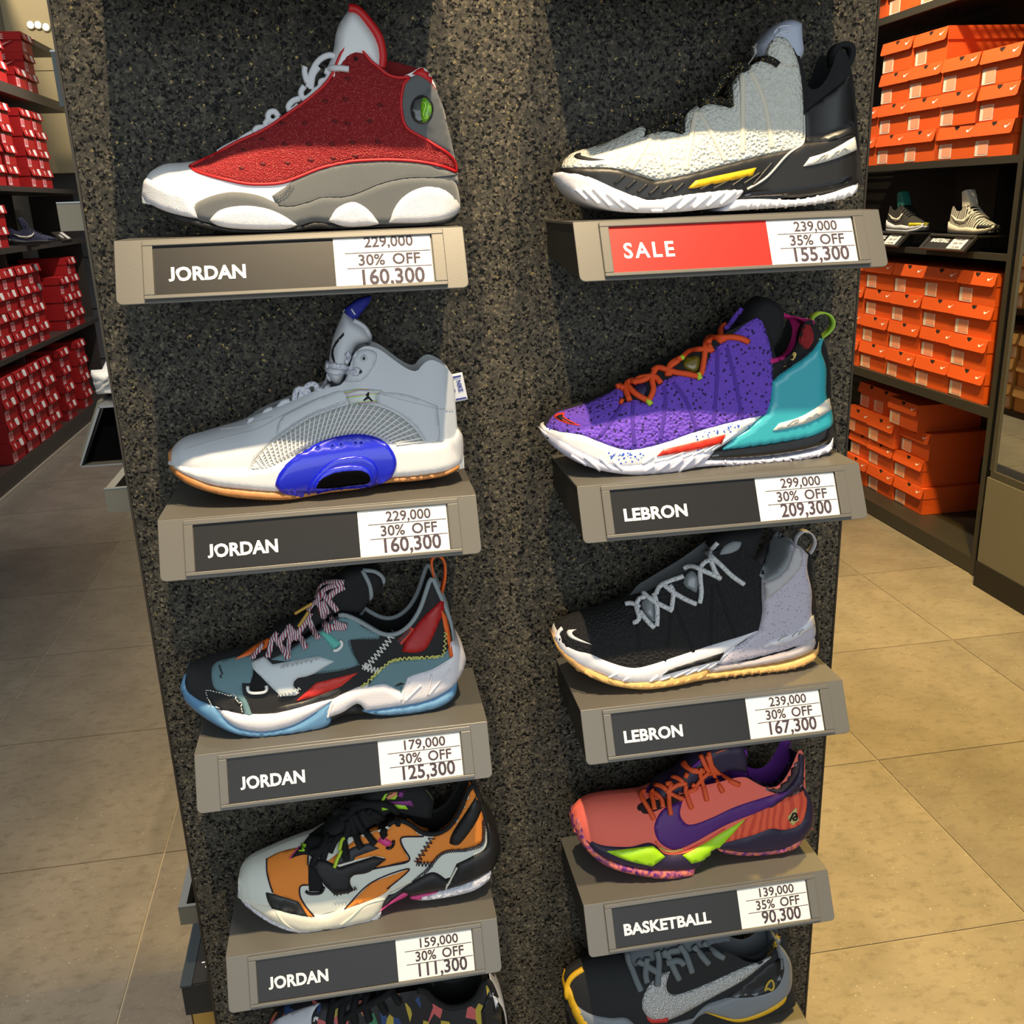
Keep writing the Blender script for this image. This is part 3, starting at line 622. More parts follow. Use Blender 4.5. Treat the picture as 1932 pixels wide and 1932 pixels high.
    S.lines('band_edge', M('stitch_grey', (186,188,190), .7), ['580,955 600,905 690,815 800,735 900,675 1010,632 1080,608', '1245,608 1340,640 1440,715 1500,805', '250,850 420,800 620,745 760,670 900,600 1050,545', '1270,550 1380,580 1480,605 1560,625', '430,745 560,725 700,680'], r=.0006, lift=.0002)
    S.stitches('stitching', M('stitch_grey', (186,188,190), .7), '600,890 700,800 800,728 900,668 1010,622 1080,596'); S.stitches('stitching', M('stitch_grey', (186,188,190), .7), '1262,560 1380,592 1480,617 1560,637 1650,640')
    S.patch('side_overlay', g, '760,672! 900,602 1000,560 1060,545 1086,560 1088,600 1060,618 1000,634 900,672 800,728 720,780! 730,720', t=.0014, reg=True)
    S.patch('side_overlay', g, '1262,550! 1380,560 1480,590 1560,625! 1570,800 1500,812! 1450,735 1350,655 1255,612 1245,580', t=.0012, reg=True)
    S.patch('eyestay', g, '1098,400! 1118,350 1160,332 1205,330 1242,348 1240,395 1215,440 1190,475 1150,498 1078,497! 1095,450', t=.0020, reg=True)
    S.patch('eyelet', M('hole', (60,62,64), .8), '1177,362 1192,377 1177,392 1162,377', t=.0005, step=3); S.lines('eyelet_ring', g, '@1177,358 1196,377 1177,396 1158,377', r=.001, lift=.0008)
    S.patch('eyelet', M('hole', (60,62,64), .8), '1157,432 1170,445 1157,458 1144,445', t=.0005, step=3)
    holo = M('hologram', (190,200,198), .45, .1)
    nt = holo.node_tree; N = nt.nodes; L = nt.links; tc = N.new('ShaderNodeTexCoord'); wv = N.new('ShaderNodeTexWave'); wv.inputs['Scale'].default_value = 26; wv.inputs['Distortion'].default_value = 4; wv.bands_direction = 'Z'; rp = N.new('ShaderNodeValToRGB'); e = rp.color_ramp
    e.elements[0].color = lin((210,214,210))+(1,); e.elements[1].color = lin((206,208,200))+(1,)
    for p, c in ((.35, (200,210,205)), (.5, (110,215,120)), (.6, (235,220,90)), (.7, (225,120,90)), (.8, (130,150,235)), (.9, (205,210,210))): q = e.elements.new(p); q.color = lin(c)+(1,)
    L.new(tc.outputs['Object'], wv.inputs['Vector']); L.new(wv.outputs[1], rp.inputs[0]); L.new(rp.outputs[0], N['Principled BSDF'].inputs['Base Color'])
    S.patch('hologram_tag', holo, '1070,545! 1150,534 1272,541! 1243,575 1248,612! 1170,612 1100,616! 1088,580', t=.0024, reg=True, step=4)
    S.patch('leap_mark', M('mark_black', (18,18,20), .7), '1198,552! 1206,552! 1204,572! 1226,598! 1218,600! 1200,586! 1180,598! 1172,594! 1192,574! 1186,566!', t=.0004, step=3)
    S.slab('tongue', g, '1010,505! 985,470 995,400 1012,300 1040,220 1072,145! 1120,176 1182,212 1212,270 1203,300! 1140,318 1112,372 1085,450 1050,520', hw=.023, rnd=.010, kk=.5)
    S.lines('tongue_edge', g, ['1122,180 1180,214 1208,270 1200,298'], r=.0024)
    S.patch('leap_mark', M('mark_black', (18,18,20), .7), '1072,240! 1075,255! 1045,290! 1022,325! 1020,350! 1030,400! 1020,395! 1008,365! 1010,330! 1030,290!', t=.0006, step=3)
    S.slab('pull_tab', M('navy_web', (28,38,150), .7), '1078,122! 1150,72 1216,55! 1200,95 1126,186! 1088,164!', hw=.012, rnd=.001, kk=.1)
    S.lines('tab_stitch', M('print_white', (240,240,238), .6), ['1112,118 1132,148', '1075,122 1070,135'], r=.0008, lift=.0005)
    lm = M('check_lace', (214,216,224), .8, col2=(60,64,160), kind='speck', cscale=380, thr=.28, camt=.8)
    S.lines('laces', lm, ['1155,443 1100,425 1040,415 1000,412 985,395', '1150,450 1100,450 1040,448 1000,440 970,420', '1000,412 970,430 960,450 1000,470 1005,500 985,535', '985,395 955,430 955,470 975,500 960,540 940,545', '1075,395 1100,370 1085,345', ], r=.0030, lift=.0020, flat=.5)
    for p in ('930,548 930,518 905,508 875,528 888,565', '858,522 852,560 842,602', '848,530 822,548 815,598', '792,598 755,606 722,648', '702,640 668,652 650,690', '612,696 586,698 578,735', '900,545 870,560 850,590'): S.free('lace', lm, p, r=.0028, y=YC-.016)
    S.free('heel_label_cord', white, ['1600,470 1625,475'], r=.001)
    tg = S.slab('heel_label', M('label_white', (236,236,238), .7), '1612,465! 1690,449! 1719,590! 1650,604!', hw=.0012, rnd=.001, kk=0, yc=YC-.006)
    bl = M('print_blue', (36,46,150), .7); p0 = at(*S.px(1690, 583), YC-.0078); p1 = at(*S.px(1664, 463), YC-.0078); q = (p1-p0)
    place_text('NIKE', .0066, bl, at(*S.px(1658, 494), YC-.0078), V3(.2,0,-1), V3(1,0,.2), tg, width=.0120, bold=.02, ext=.0001)
    place_text('AIR', .0034, bl, at(*S.px(1634, 512), YC-.0078), V3(.2,0,-1), V3(1,0,.2), tg, width=.0095, ext=.0001)
    S.free('label_bar', bl, ['1628,478 1682,466', '1658,590 1710,580'], r=.0008, y=YC-.0078, parent=tg)
def shoe_R2():
    F = (980, 540, 2.76); S = Shoe(F, ZS[1], (118, 760), (1642, 800), 'purple knit high sneaker with orange laces and turquoise heel shell')
    blk = M('black_textile', (22,22,24), .85, bump='noise', bscale=900, bstr=.2)
    pur = M('purple_knit', (112,74,200), .85, col2=(30,18,60), kind='speck', cscale=185, thr=.30, camt=.9, bump='knit', bscale=300, bstr=.9)
    S.body('135,755 148,722 165,690 205,658 290,632 380,598 470,556 510,528 560,512 620,482 700,432 770,402 850,365 920,328 1000,275 1060,235 1120,205 1190,165 1242,156 1270,200 1292,270 1312,350 1330,378 1380,358 1425,300 1442,230 1468,180 1505,172 1535,205 1560,270 1585,330 1604,430 1606,570 1628,650 1636,740 1640,800',
           '130,790 500,900 1000,870 1640,820', blk, M('black_lining', (14,14,15), .95), 510, 1250, c=.62, depth=.05)
    mid = M('white_speckle', (228,228,228), .45, col2=(50,96,206), kind='speck', cscale=330, thr=.22, camt=.0)
    wht = M('foam_cool', (232,232,238), .45)
    S.slab('midsole', wht, '128,754! 138,744! 152,746 200,757 320,772 400,802 480,832 560,850 640,842 760,812 900,762 1100,707 1278,668! 1200,742 1100,812 1020,862 950,912 640,950 480,950 350,905 200,830', k=1.02, rnd=.006)
    tq = M('turquoise_shell', (56,176,190), .3, coat=.3)
    S.slab('heel_shell', tq, '1320,500! 1400,440 1500,370 1592,278! 1580,340 1606,430 1606,570 1632,640 1638,725 1560,780 1400,815 1200,844 1040,862! 1120,790 1200,740 1290,665! 1310,600', k=1.0, rnd=.004)
    S.patch('knit_panel', pur, '138,735! 165,690 205,658 290,632 380,598 470,556 520,522! 545,560 500,655! 550,605 600,592 660,612! 700,540 740,500 800,470 870,456 927,482! 955,440 985,380 1005,330 1050,300 1110,250 1180,195 1243,156! 1270,200 1292,270 1312,350 1318,480 1306,600 1282,668! 1100,709 900,764 760,814 640,844 560,852 480,834 400,804 320,774 200,755', t=.0022, reg=True)
    S.lines('knit_seam', M('purple_seam', (92,58,176), .8, bump='wave', bscale=250, bstr=.5), ['1030,330 1028,500 1010,715', '1080,320 1125,500 1160,690', '750,520 760,600 735,800', '800,500 870,600 925,750', '590,600 590,720 600,830', '540,610 480,700 420,780'], r=.0030, lift=-.0006, flat=.5)
    bd = M('blue_fleck', (44,92,210), .5)
    rr = random.Random(3)
    for cx, cy, sx, sy, n in ((550,890,45,20,70),(1040,760,80,25,60),(930,850,40,12,14),(150,735,15,12,8)):
        for k in range(n // 2):
            a, c = cx+rr.gauss(0, sx), cy+rr.gauss(0, sy)
            if cx > 800: c = cy-(a-cx)*.28+rr.gauss(0, 12)
            h, nn = S.hit(*S.px(a, c))
            s = rr.uniform(.0006, .0013); e = nn.cross(Vector((0,0,1))).normalized(); u = e.cross(nn)
            fl = locals().setdefault('fleck', MB()); fl.hull([h+nn*.0001+(e*cos(t)+u*sin(t))*s for t in (0, 1.3, 2.6, 3.9, 5.2)], [h+nn*.0003+(e*cos(t)+u*sin(t))*s*.8 for t in (0, 1.3, 2.6, 3.9, 5.2)])
    tag(fl.build('paint_flecks', bd, S.root), kind='stuff')
    S.slab('forefoot_sole', M('clear_rubber', (206,206,224), .3, coat=.3), '120,756! 180,778 300,842 420,907 520,937 640,927 760,897 900,867 1022,862! 985,907 928,948! 800,977 650,988 540,983 420,962 300,918 210,862 145,802', k=1.07, rnd=.006)
    S.slab('air_unit', M('black_gloss', (16,16,20), .12, coat=1), '955,915! 1020,855! 1200,830 1400,802 1550,764 1627,722! 1640,792 1600,842 1450,882 1250,908 1080,918', k=1.05, rnd=.008, kk=.5)
    S.slab('heel_outsole', M('clear_rubber', (206,206,224), .3), '925,948! 960,915 1250,910 1450,885 1600,845 1642,792! 1636,850 1560,890 1400,925 1200,940 1050,938', k=1.08)
    S.lines('sole_ribs', M('clear_rubber', (206,206,224), .3), [f'{a},{b} {a+c},{b-d}' for a, b, c, d in ((350,930,-80,50),(420,958,-80,70),(500,975,-80,80),(560,982,-70,70),(620,985,80,50),(690,982,90,65),(760,975,90,75),(830,965,80,75),(890,955,70,70))]+[f'{a},{b} {a+22},{b-24}' for a, b in ((1050,935),(1100,938),(1150,938),(1200,936),(1250,932),(1300,928),(1350,922),(1400,918),(1450,910),(1500,900),(1550,886),(1600,864))], r=.0022, lift=-.0002)
    S.lines('midsole_ribs', wht, ['640,925 700,885', '700,915 760,900', '760,905 860,860', '840,895 900,870', '900,880 960,850', '960,865 1060,800', '1000,855 1130,760'], r=.0016, lift=0)
    S.patch('side_bar', M('red_plastic', (226,48,26), .35), '715,885! 750,850! 900,815 1072,772! 1050,820! 880,860', t=.0022)
    S.patch('heel_wedge', M('white_plastic', (226,222,212), .35), '1318,752! 1350,715! 1480,672 1612,583! 1623,642! 1520,702 1400,737', t=.0022, reg=True)
    S.lines('wedge_mark', M('wedge_line', (190,186,176), .5), ['1395,725 1425,698 1455,695', '1432,712 1450,700', '1478,708 1500,680 1520,678', '1510,695 1530,668 1550,655 1560,675'], r=.0007)
    S.slab('sock_tongue', blk, '1170,200! 1215,130 1250,85 1300,62 1370,95 1398,140 1396,210 1370,290 1322,372! 1280,300', hw=.020, rnd=.008, kk=.5)
    pk = M('pink_binding', (204,34,122), .8)
    S.patch('heel_textile', blk, '1460,182! 1530,208 1562,285! 1500,368 1400,438 1322,498! 1316,408 1380,376 1430,322 1447,250', t=.001)
    S.patch('collar_binding', pk, '1306,378! 1340,372 1378,345 1408,290 1420,220 1394,150 1420,113 1470,113 1515,148 1535,200! 1490,168 1462,195 1447,250 1430,322 1380,378 1310,404!', t=.0026)
    S.patch('rose', M('rose_red', (150,28,32), .8, bump='dots', bscale=500, bstr=.8), '1470,210 1510,200 1530,250 1528,300 1500,335 1478,320 1455,290 1460,245', t=.0018, step=4)
    S.patch('gold_print', M('gold_print', (214,180,90), .5), '1318,430 1350,425 1380,398 1410,385 1425,345 1448,345 1445,385 1410,408 1385,430 1340,442', t=.0012, step=4)
    S.ribbon('pull_loop', M('lime_web', (170,212,70), .6), '1540,290 1528,190 1545,155 1590,140 1630,160 1643,200 1620,240 1580,272 1552,305', wdt=.011, th=.0018)
    S.lines('lace_tongue', pur, ['1172,125 1140,160 1105,205 1080,235'], r=.0030, lift=.003)
    om = M('orange_lace', (238,84,30), .7, bump='noise', bscale=1300)
    S.patch('lace_plate', M('olive_badge', (112,96,24), .25, coat=.6), '862,385 895,368 935,368 938,410 920,445 885,442 855,420', t=.0025)
    S.patch('lace_plate', M('badge_violet', (38,24,66), .4), '595,520 640,505 665,520 662,560 640,585 600,560', t=.0015)
    S.lines('laces', om, ['1190,292 1150,272 1100,268 1060,270 1020,275 985,300', '1062,290 1048,250 1060,215 1080,210', '1055,290 1000,270 970,310 965,345 945,465', '1003,335 940,335 880,355 850,380 800,405 775,430 780,470', '1003,345 985,310', '930,470 880,465 800,450 720,430 700,450', '770,470 775,430 830,395', '735,510 710,475 660,480 620,490 600,515', '675,600 700,545 690,480 720,430', '675,600 620,575 580,540 560,510 600,500', '575,600 560,560 555,525 590,500', '540,610 520,600', '545,545 530,525 510,535', '590,505 640,500 700,470'], r=.0032, lift=.0026)
    S.lines('lace_tip', M('lime_tip', (190,220,50), .5), ['930,450 940,490', '665,590 685,618', '845,388 855,378'], r=.0030, lift=.003)
    S.patch('check_mark', M('mark_red', (226,60,40), .6), '180,680! 195,664 238,658! 232,674 250,692 322,728! 255,718 205,700', t=.0012, reg=True, step=4)
    S.patch('check_mark_fill', M('mark_black', (18,18,20), .7), '190,682! 202,672 225,667! 225,680 250,698 296,718! 250,709 212,697', t=.0008, step=4)
def shoe_R3():
    F = (1020, 980, 3.1161); S = Shoe(F, ZS[2], (78, 700), (1645, 740), 'black knit sneaker with speckled rope laces, lilac speckled heel and gum sole')
    blk = M('black_knit', (20,20,22), .8, bump='knit', bscale=300, bstr=1.0)
    S.body('98,700 104,655 130,622 190,592 290,565 400,530 500,488 580,440 660,398 740,352 850,292 950,228 1020,178 1080,140 1150,150 1215,200 1262,240 1285,270 1305,330 1335,366 1400,334 1452,262 1478,190 1500,150 1545,170 1582,215 1576,300 1600,430 1604,540 1624,640 1642,730',
           '90,720 400,880 1000,860 1640,760', blk, M('cool_lining', (128,134,138), .9), 510, 1255, c=.62, depth=.05)
    lil = M('lilac_shell', (196,190,204), .45, col2=(24,22,26), kind='speck', cscale=330, thr=.20, camt=.95)
    wht = M('foam_cool', (232,232,238), .45); gum = M('gum_light', (226,176,108), .4)
    S.slab('midsole', wht, '84,712! 96,690 110,682! 118,690 140,728 220,778 300,802 420,852 540,882 640,868 800,818 1000,752 1200,692 1284,664! 1190,728 1100,795 1010,882 700,962 500,967 350,915 220,862 130,790', k=1.02, rnd=.006)
    S.slab('heel_shell', lil, '1318,470! 1325,372! 1400,336 1458,262 1490,165! 1535,168 1582,215! 1576,300 1602,430 1602,560 1624,640 1614,716 1500,762 1300,817 1130,856 1008,874! 1100,782 1200,722 1290,660! 1316,560', k=1.0, rnd=.005)
    S.patch('collar_panel', M('collar_pale', (190,188,190), .7), '1316,372! 1400,334 1460,260 1490,158! 1532,180 1536,262 1460,362 1320,477!', t=.0014)
    S.patch('heel_pad', M('pad_grey', (146,152,156), .9), '1285,330! 1325,215 1355,100 1402,68 1458,92 1494,150! 1462,250 1400,330 1335,362', t=.0020)
    S.slab('forefoot_sole', gum, '78,690! 110,748 180,812 280,882 400,937 500,967 600,967 720,952 860,917 1010,880! 975,937 940,957! 800,987 650,1008 530,1003 400,977 270,922 170,852 100,765', k=1.07, rnd=.006)
    S.slab('air_unit', M('air_clear', (186,176,176), .12, coat=1), '955,932! 1020,864! 1200,838 1330,802 1500,752 1628,668! 1643,722 1612,792 1450,852 1200,893 1050,918', k=1.05, rnd=.008, kk=.5)
    S.slab('heel_outsole', gum, '938,957! 1000,920 1200,895 1450,855 1610,795 1645,728! 1638,800 1590,852 1450,897 1250,917 1080,938', k=1.08)
    S.lines('sole_ribs', gum, [f'{a},{b} {a+c},{b-d}' for a, b, c, d in ((250,905,-60,40),(330,945,-70,50),(400,972,-75,55),(470,990,-70,50),(540,1000,60,20),(600,1003,70,28),(660,1003,80,35),(730,998,85,45),(800,985,80,48),(870,972,80,52),(930,958,60,45))]+[f'{a},{b} {a+22},{b-22}' for a, b in ((1080,935),(1130,932),(1180,925),(1230,918),(1280,914),(1330,908),(1380,902),(1430,896),(1480,884),(1530,870),(1580,850),(1610,830))], r=.0022, lift=-.0002)
    S.lines('midsole_ribs', wht, ['400,930 450,905', '480,950 520,930', '640,955 690,920', '700,945 760,925', '780,930 880,880', '850,915 920,880', '920,895 990,850', '980,880 1070,820', '1010,862 1140,748'], r=.0016, lift=0)
    S.patch('side_bar', M('black_bar', (20,20,22), .35), '716,916! 760,880! 900,835 1077,781! 1050,826! 880,870', t=.0022)
    S.patch('heel_wedge', M('clear_white', (220,218,226), .25, coat=.5), '1305,752! 1350,710! 1500,655 1602,562! 1612,622! 1500,702 1400,737', t=.0022, reg=True)
    S.lines('wedge_mark', M('wedge_line', (190,186,176), .5), ['1395,715 1425,690 1450,684', '1480,690 1498,665 1520,655', '1515,680 1530,655 1545,645'], r=.0007)
    S.lines('toe_rand', wht, '92,700 98,668 112,650 128,638', r=.0032, lift=-.0008)
    S.slab('tongue', M('black_textile', (22,22,24), .85), '1020,190! 1050,130 1160,85 1330,62! 1300,160 1255,255 1150,240', hw=.018, rnd=.008, kk=.4)
    S.patch('tongue_tab', M('pad_grey', (146,152,156), .9), '1052,208! 1075,160 1130,130 1180,132! 1165,172 1115,198', t=.0024)
    S.lines('knit_seam', M('black_seam', (16,16,18), .9), ['1010,390 1005,560 1000,740', '1040,380 1090,540 1150,690', '760,540 760,660 730,830', '800,530 850,660 900,780', '570,620 580,740 590,860'], r=.0022, lift=-.0003, flat=.5)
    S.patch('lace_plate', M('cool_plastic', (122,128,132), .25, coat=.6), '838,372 860,318 895,305 925,345 922,400 912,430 880,412 850,395', t=.0028)
    S.patch('lace_plate', M('cool_plastic', (122,128,132), .25, coat=.6), '598,482 640,465 668,500 668,600 630,570 600,525', t=.0028)
    lm = M('speckle_lace', (212,214,216), .8, col2=(18,18,20), kind='speck', cscale=520, thr=.30, camt=1)
    S.lines('laces', lm, ['500,505 530,495 560,505 585,520', '540,610 575,600 580,560 565,520 580,470 620,460', '585,540 620,590 665,635', '680,625 685,560 680,480 665,440', '605,435 660,480 720,510 770,535', '765,530 775,470 780,420 760,390', '680,440 700,400 760,370 840,335', '715,380 780,430 850,470 910,495', '930,490 942,430 935,330 940,280', '845,300 890,280 940,295 1000,320 1055,345', '940,280 970,250 1010,235', '1050,350 1020,300 1000,240', '980,200 1050,260 1120,330 1190,378', '1000,240 1005,180 1045,140'], r=.0030, lift=.0024)
    S.ribbon('pull_loop', M('clear_web', (196,194,196), .5), '1500,170 1512,110 1552,76 1600,90 1620,140 1600,190 1560,235 1540,262', wdt=.011, th=.0016)
    S.patch('check_mark', M('print_white', (240,240,238), .6), '153,662! 162,650 212,647! 186,662 200,688 304,737! 225,716 168,690', t=.001, step=4)
def shoe_L3():
    F = (310, 1030, 2.9723); S = Shoe(F, ZS[2], (86, 790), (1692, 650), 'teal and black low sneaker with red and orange heel tabs, on the third shelf')
    blk = M('black_nubuck', (34,35,37), .85); teal = M('teal_suede', (108,140,148), .9, bump='noise', bscale=1500, bstr=.2)
    S.body('100,790 108,728 150,688 215,660 290,638 400,612 500,592 580,572 640,560 700,545 760,515 860,455 930,400 962,370 1002,360 1060,380 1130,420 1200,460 1262,474 1322,458 1382,408 1430,330 1462,240 1482,180 1502,165 1525,220 1560,300 1602,420 1616,560 1640,640',
           '110,850 500,960 1000,860 1640,700', blk, M('black_lining', (14,14,15), .95), 520, 1030, c=.66, depth=.05)
    wf = M('foam_lilac', (232,228,234), .5, bump='dots', bscale=800, bstr=.1); bo = M('ice_blue', (98,146,186), .3, coat=.3)
    S.slab('outsole', bo, '86,800! 94,772 108,760! 108,785 130,830 200,880 285,915 340,980 420,1030 560,1048 720,1012 850,940 945,872! 925,935 932,1000 860,1042 700,1070 560,1082 420,1070 300,1022 180,942 108,872', k=1.06, rnd=.006)
    S.slab('heel_outsole', bo, '1112,935! 1280,908 1450,880 1600,818 1645,765! 1630,850 1550,912 1400,948 1250,960 1160,952', k=1.04)
    S.slab('shank', M('black_rubber', (26,26,28), .6), '903,985! 1000,930 1085,888! 1100,925 1270,908! 1240,935 1120,948 1000,958 930,1000', k=.95)
    S.slab('midsole', wf, '284,910! 400,950 520,960 640,950 800,905 947,870! 850,942 720,1014 560,1050 420,1032 340,982', k=1.08, rnd=.007)
    S.slab('heel_midsole', wf, '943,872! 1100,800 1240,778! 1330,828! 1370,738! 1500,698 1595,640! 1608,552! 1652,568 1690,622 1686,685 1640,772 1570,832 1450,882 1280,912 1128,932! 1083,893 1000,942 903,977! 915,930', k=1.08, rnd=.006)
    S.lines('midsole_crease', wf, ['1330,828 1350,870 1330,885', '1370,738 1330,870', '1440,780 1350,870', '1500,720 1480,840', '1480,840 1600,690', '950,872 915,965'], r=.0014, lift=0)
    S.patch('toe_overlay', teal, '268,680! 300,648 400,622 500,606! 498,700 490,765 436,768! 442,830 470,880 492,950! 452,946 440,900 410,860 350,830 286,802 266,740', t=.0016, reg=True)
    S.patch('side_overlay', teal, '598,637! 700,585 780,535 870,468 940,400 1000,368 1060,388 1140,430 1218,478! 1203,521! 1040,525! 1060,600 1096,666! 1000,696 850,716 760,720! 880,640 720,650', t=.0016, reg=True)
    S.patch('heel_overlay', teal, '1140,792! 1180,730 1250,660 1350,640 1480,630 1560,610 1598,565! 1614,625! 1500,692 1372,738 1330,826! 1240,776', t=.0012, reg=True)
    S.patch('side_wedge', M('red_leather', (214,48,38), .5), '738,870! 850,768! 1086,710! 985,793! 850,842', t=.0014, reg=True)
    S.patch('side_guard', M('dark_plastic', (44,43,42), .4), '608,937! 640,903 800,862 992,788! 975,838 850,880 700,922', t=.0016, reg=True)
    S.patch('toe_guard', blk, '230,804! 330,822 412,860! 448,946! 290,912! 250,850', t=.0018, reg=True)
    ws = M('stitch_white', (226,226,220), .7)
    S.stitches('stitching', ws, '236,810 330,828 408,864 440,942', gap=5, dash=3, lift=.0026, r=.0006); S.stitches('stitching', ws, '236,810 252,850 275,890', gap=4, dash=2, lift=.0026, r=.0006)
    tm = M('teal_dark', (48,70,78), .9)
    S.stitches('stitching', tm, '1030,532 1052,600 1086,660 1000,688 850,708', lift=.002); S.stitches('stitching', tm, '1205,512 1060,520', lift=.002); S.stitches('stitching', tm, '445,780 452,830 480,880', lift=.002)
    S.patch('heel_strap', M('red_rubber', (176,26,28), .45), '1333,592! 1350,535 1372,498! 1450,400 1562,290 1602,192! 1608,240 1582,320 1542,420 1500,520 1462,580 1400,598', t=.0030, reg=True)
    S.patch('heel_piping', M('orange_web', (238,104,34), .6), '1553,362! 1580,395 1602,500 1618,618! 1602,624 1588,540 1566,450', t=.002)
    S.ribbon('pull_loop', M('orange_web', (238,104,34), .6), '1542,305 1558,260 1576,180 1572,95 1538,58 1502,80 1506,150 1525,230 1538,300', wdt=.012, th=.0025)
    lab = S.patch('woven_label', M('label_red', (206,74,52), .7), '1308,530! 1382,453! 1402,466! 1330,557!', t=.0016, step=4)
    p = S.hit(*S.px(1318, 546))[0]; q = S.hit(*S.px(1390, 470))[0]; d = (q-p).normalized(); n = S.hit(*S.px(1355, 505))[1]
    place_text('facetasm', .006, M('print_dark', (62,52,66), .7), p+n*.0026, d, n.cross(d), lab, width=(q-p).length*.95, bold=.03, ext=.0001)
    S.patch('webbing', M('black_web', (20,20,22), .9, bump='wave', bscale=220, bstr=.4), '510,680! 545,705! 572,790! 560,812! 488,812! 484,765 500,720', t=.0016, reg=True)
    S.patch('strap', M('white_matte', (214,222,226), .55), '490,652! 562,620! 608,664! 860,618! 952,646! 822,722 745,742 724,780 758,822! 740,835 652,842! 560,750 500,690', t=.0030, reg=True)
    S.stitches('strap_stitch', M('strap_line', (186,192,196), .7), '655,680 760,655 870,630', gap=4, zig=3, lift=.0036, r=.0005); S.stitches('strap_stitch', ws, '640,832 700,820 762,795', gap=3, zig=3, lift=.002, r=.0006)
    S.lines('loop_clip', M('print_white', (240,240,238), .4), ['470,785 468,812 492,824 566,818 580,800 572,782', '948,582 960,590 1000,555 1002,535 985,528'], r=.0018, lift=.0020)
    S.patch('lace_loop', M('aqua_web', (104,196,184), .7, bump='wave', bscale=200, bstr=.4), '870,482! 905,478! 995,545! 948,578!', t=.0030, reg=True)
    for a, b in ((312,680),(318,698),(325,716),(318,734)): S.lines('vent', M('hole', (60,62,64), .8), [f'{a-4},{b-8} {a+2},{b+6}'], r=.0009)
    S.slab('tongue', M('black_textile', (22,22,24), .85, bump='noise', bscale=900, bstr=.2), '520,640! 580,540 640,480 760,420 840,340 900,260 1000,180 1060,148 1110,140 1190,150 1232,200 1222,245 1170,300 1108,385! 980,390 930,410 860,460 760,530 660,600', hw=.017, rnd=.006, kk=.4)
    gb = M('grey_binding', (150,160,164), .8, bump='noise', bscale=900, bstr=.4)
    S.binding(gb, r=.0026)
    S.lines('tongue_binding', gb, ['1110,142 1145,200 1160,270 1142,335 1100,382', '1112,140 1180,146 1226,185 1222,240 1200,280'], r=.0024, lift=.001)
    S.patch('orange_tab', M('orange_rubber', (236,110,40), .5), '400,637! 480,580 560,530 602,516! 600,552 575,572 500,605', t=.0030, reg=True)
    lm = M('braid_lace', (206,204,214), .8, col2=(140,20,34), kind='wave', cscale=120, thr=.62, camt=1)
    S.lines('laces', lm, ['500,640 520,600 560,560', '585,630 595,580 610,530 640,490', '700,630 680,600 650,550 625,510', '695,625 700,560 705,510 720,470', '800,575 770,520 745,480', '730,520 760,470 800,420 830,380', '870,520 830,460 815,410', '920,490 900,420 885,360 870,310', '1022,448 960,430 915,370 890,310', '1015,455 950,455 905,440', '970,360 930,310 890,270 860,290', '1010,205 940,210 890,225 870,260 880,300 840,330 815,370', '1010,225 960,250 920,290', '640,545 660,510 700,470', '735,490 700,450', '870,290 920,240 1000,215'], r=.0034, lift=.0030, flat=.5)
    S.free('lace_tip', M('gold_tip', (190,150,60), .4), ['732,380 830,322', '808,370 752,452'], r=.0018, y=YC-.026, dy=-.002)
    S.stitches('stitching', ws, '1290,480 1250,540 1200,600 1150,655 1115,682', gap=4, zig=6, lift=.0016, r=.0007); S.stitches('stitching', ws, '1115,672 1160,690 1212,700', gap=3, zig=6, lift=.0016, r=.0007)
    ys = M('stitch_yellow', (214,212,120), .7)
    S.stitches('stitching', ys, '1105,790 1150,750 1250,660 1320,633 1430,625 1540,618 1566,590 1574,480', gap=4, zig=3, lift=.0018, r=.0006)
    S.stitches('stitching', ys, '1105,790 1150,750 1250,660 1320,633 1430,625 1540,618', gap=5, zig=-3, lift=.0018, r=.0006)
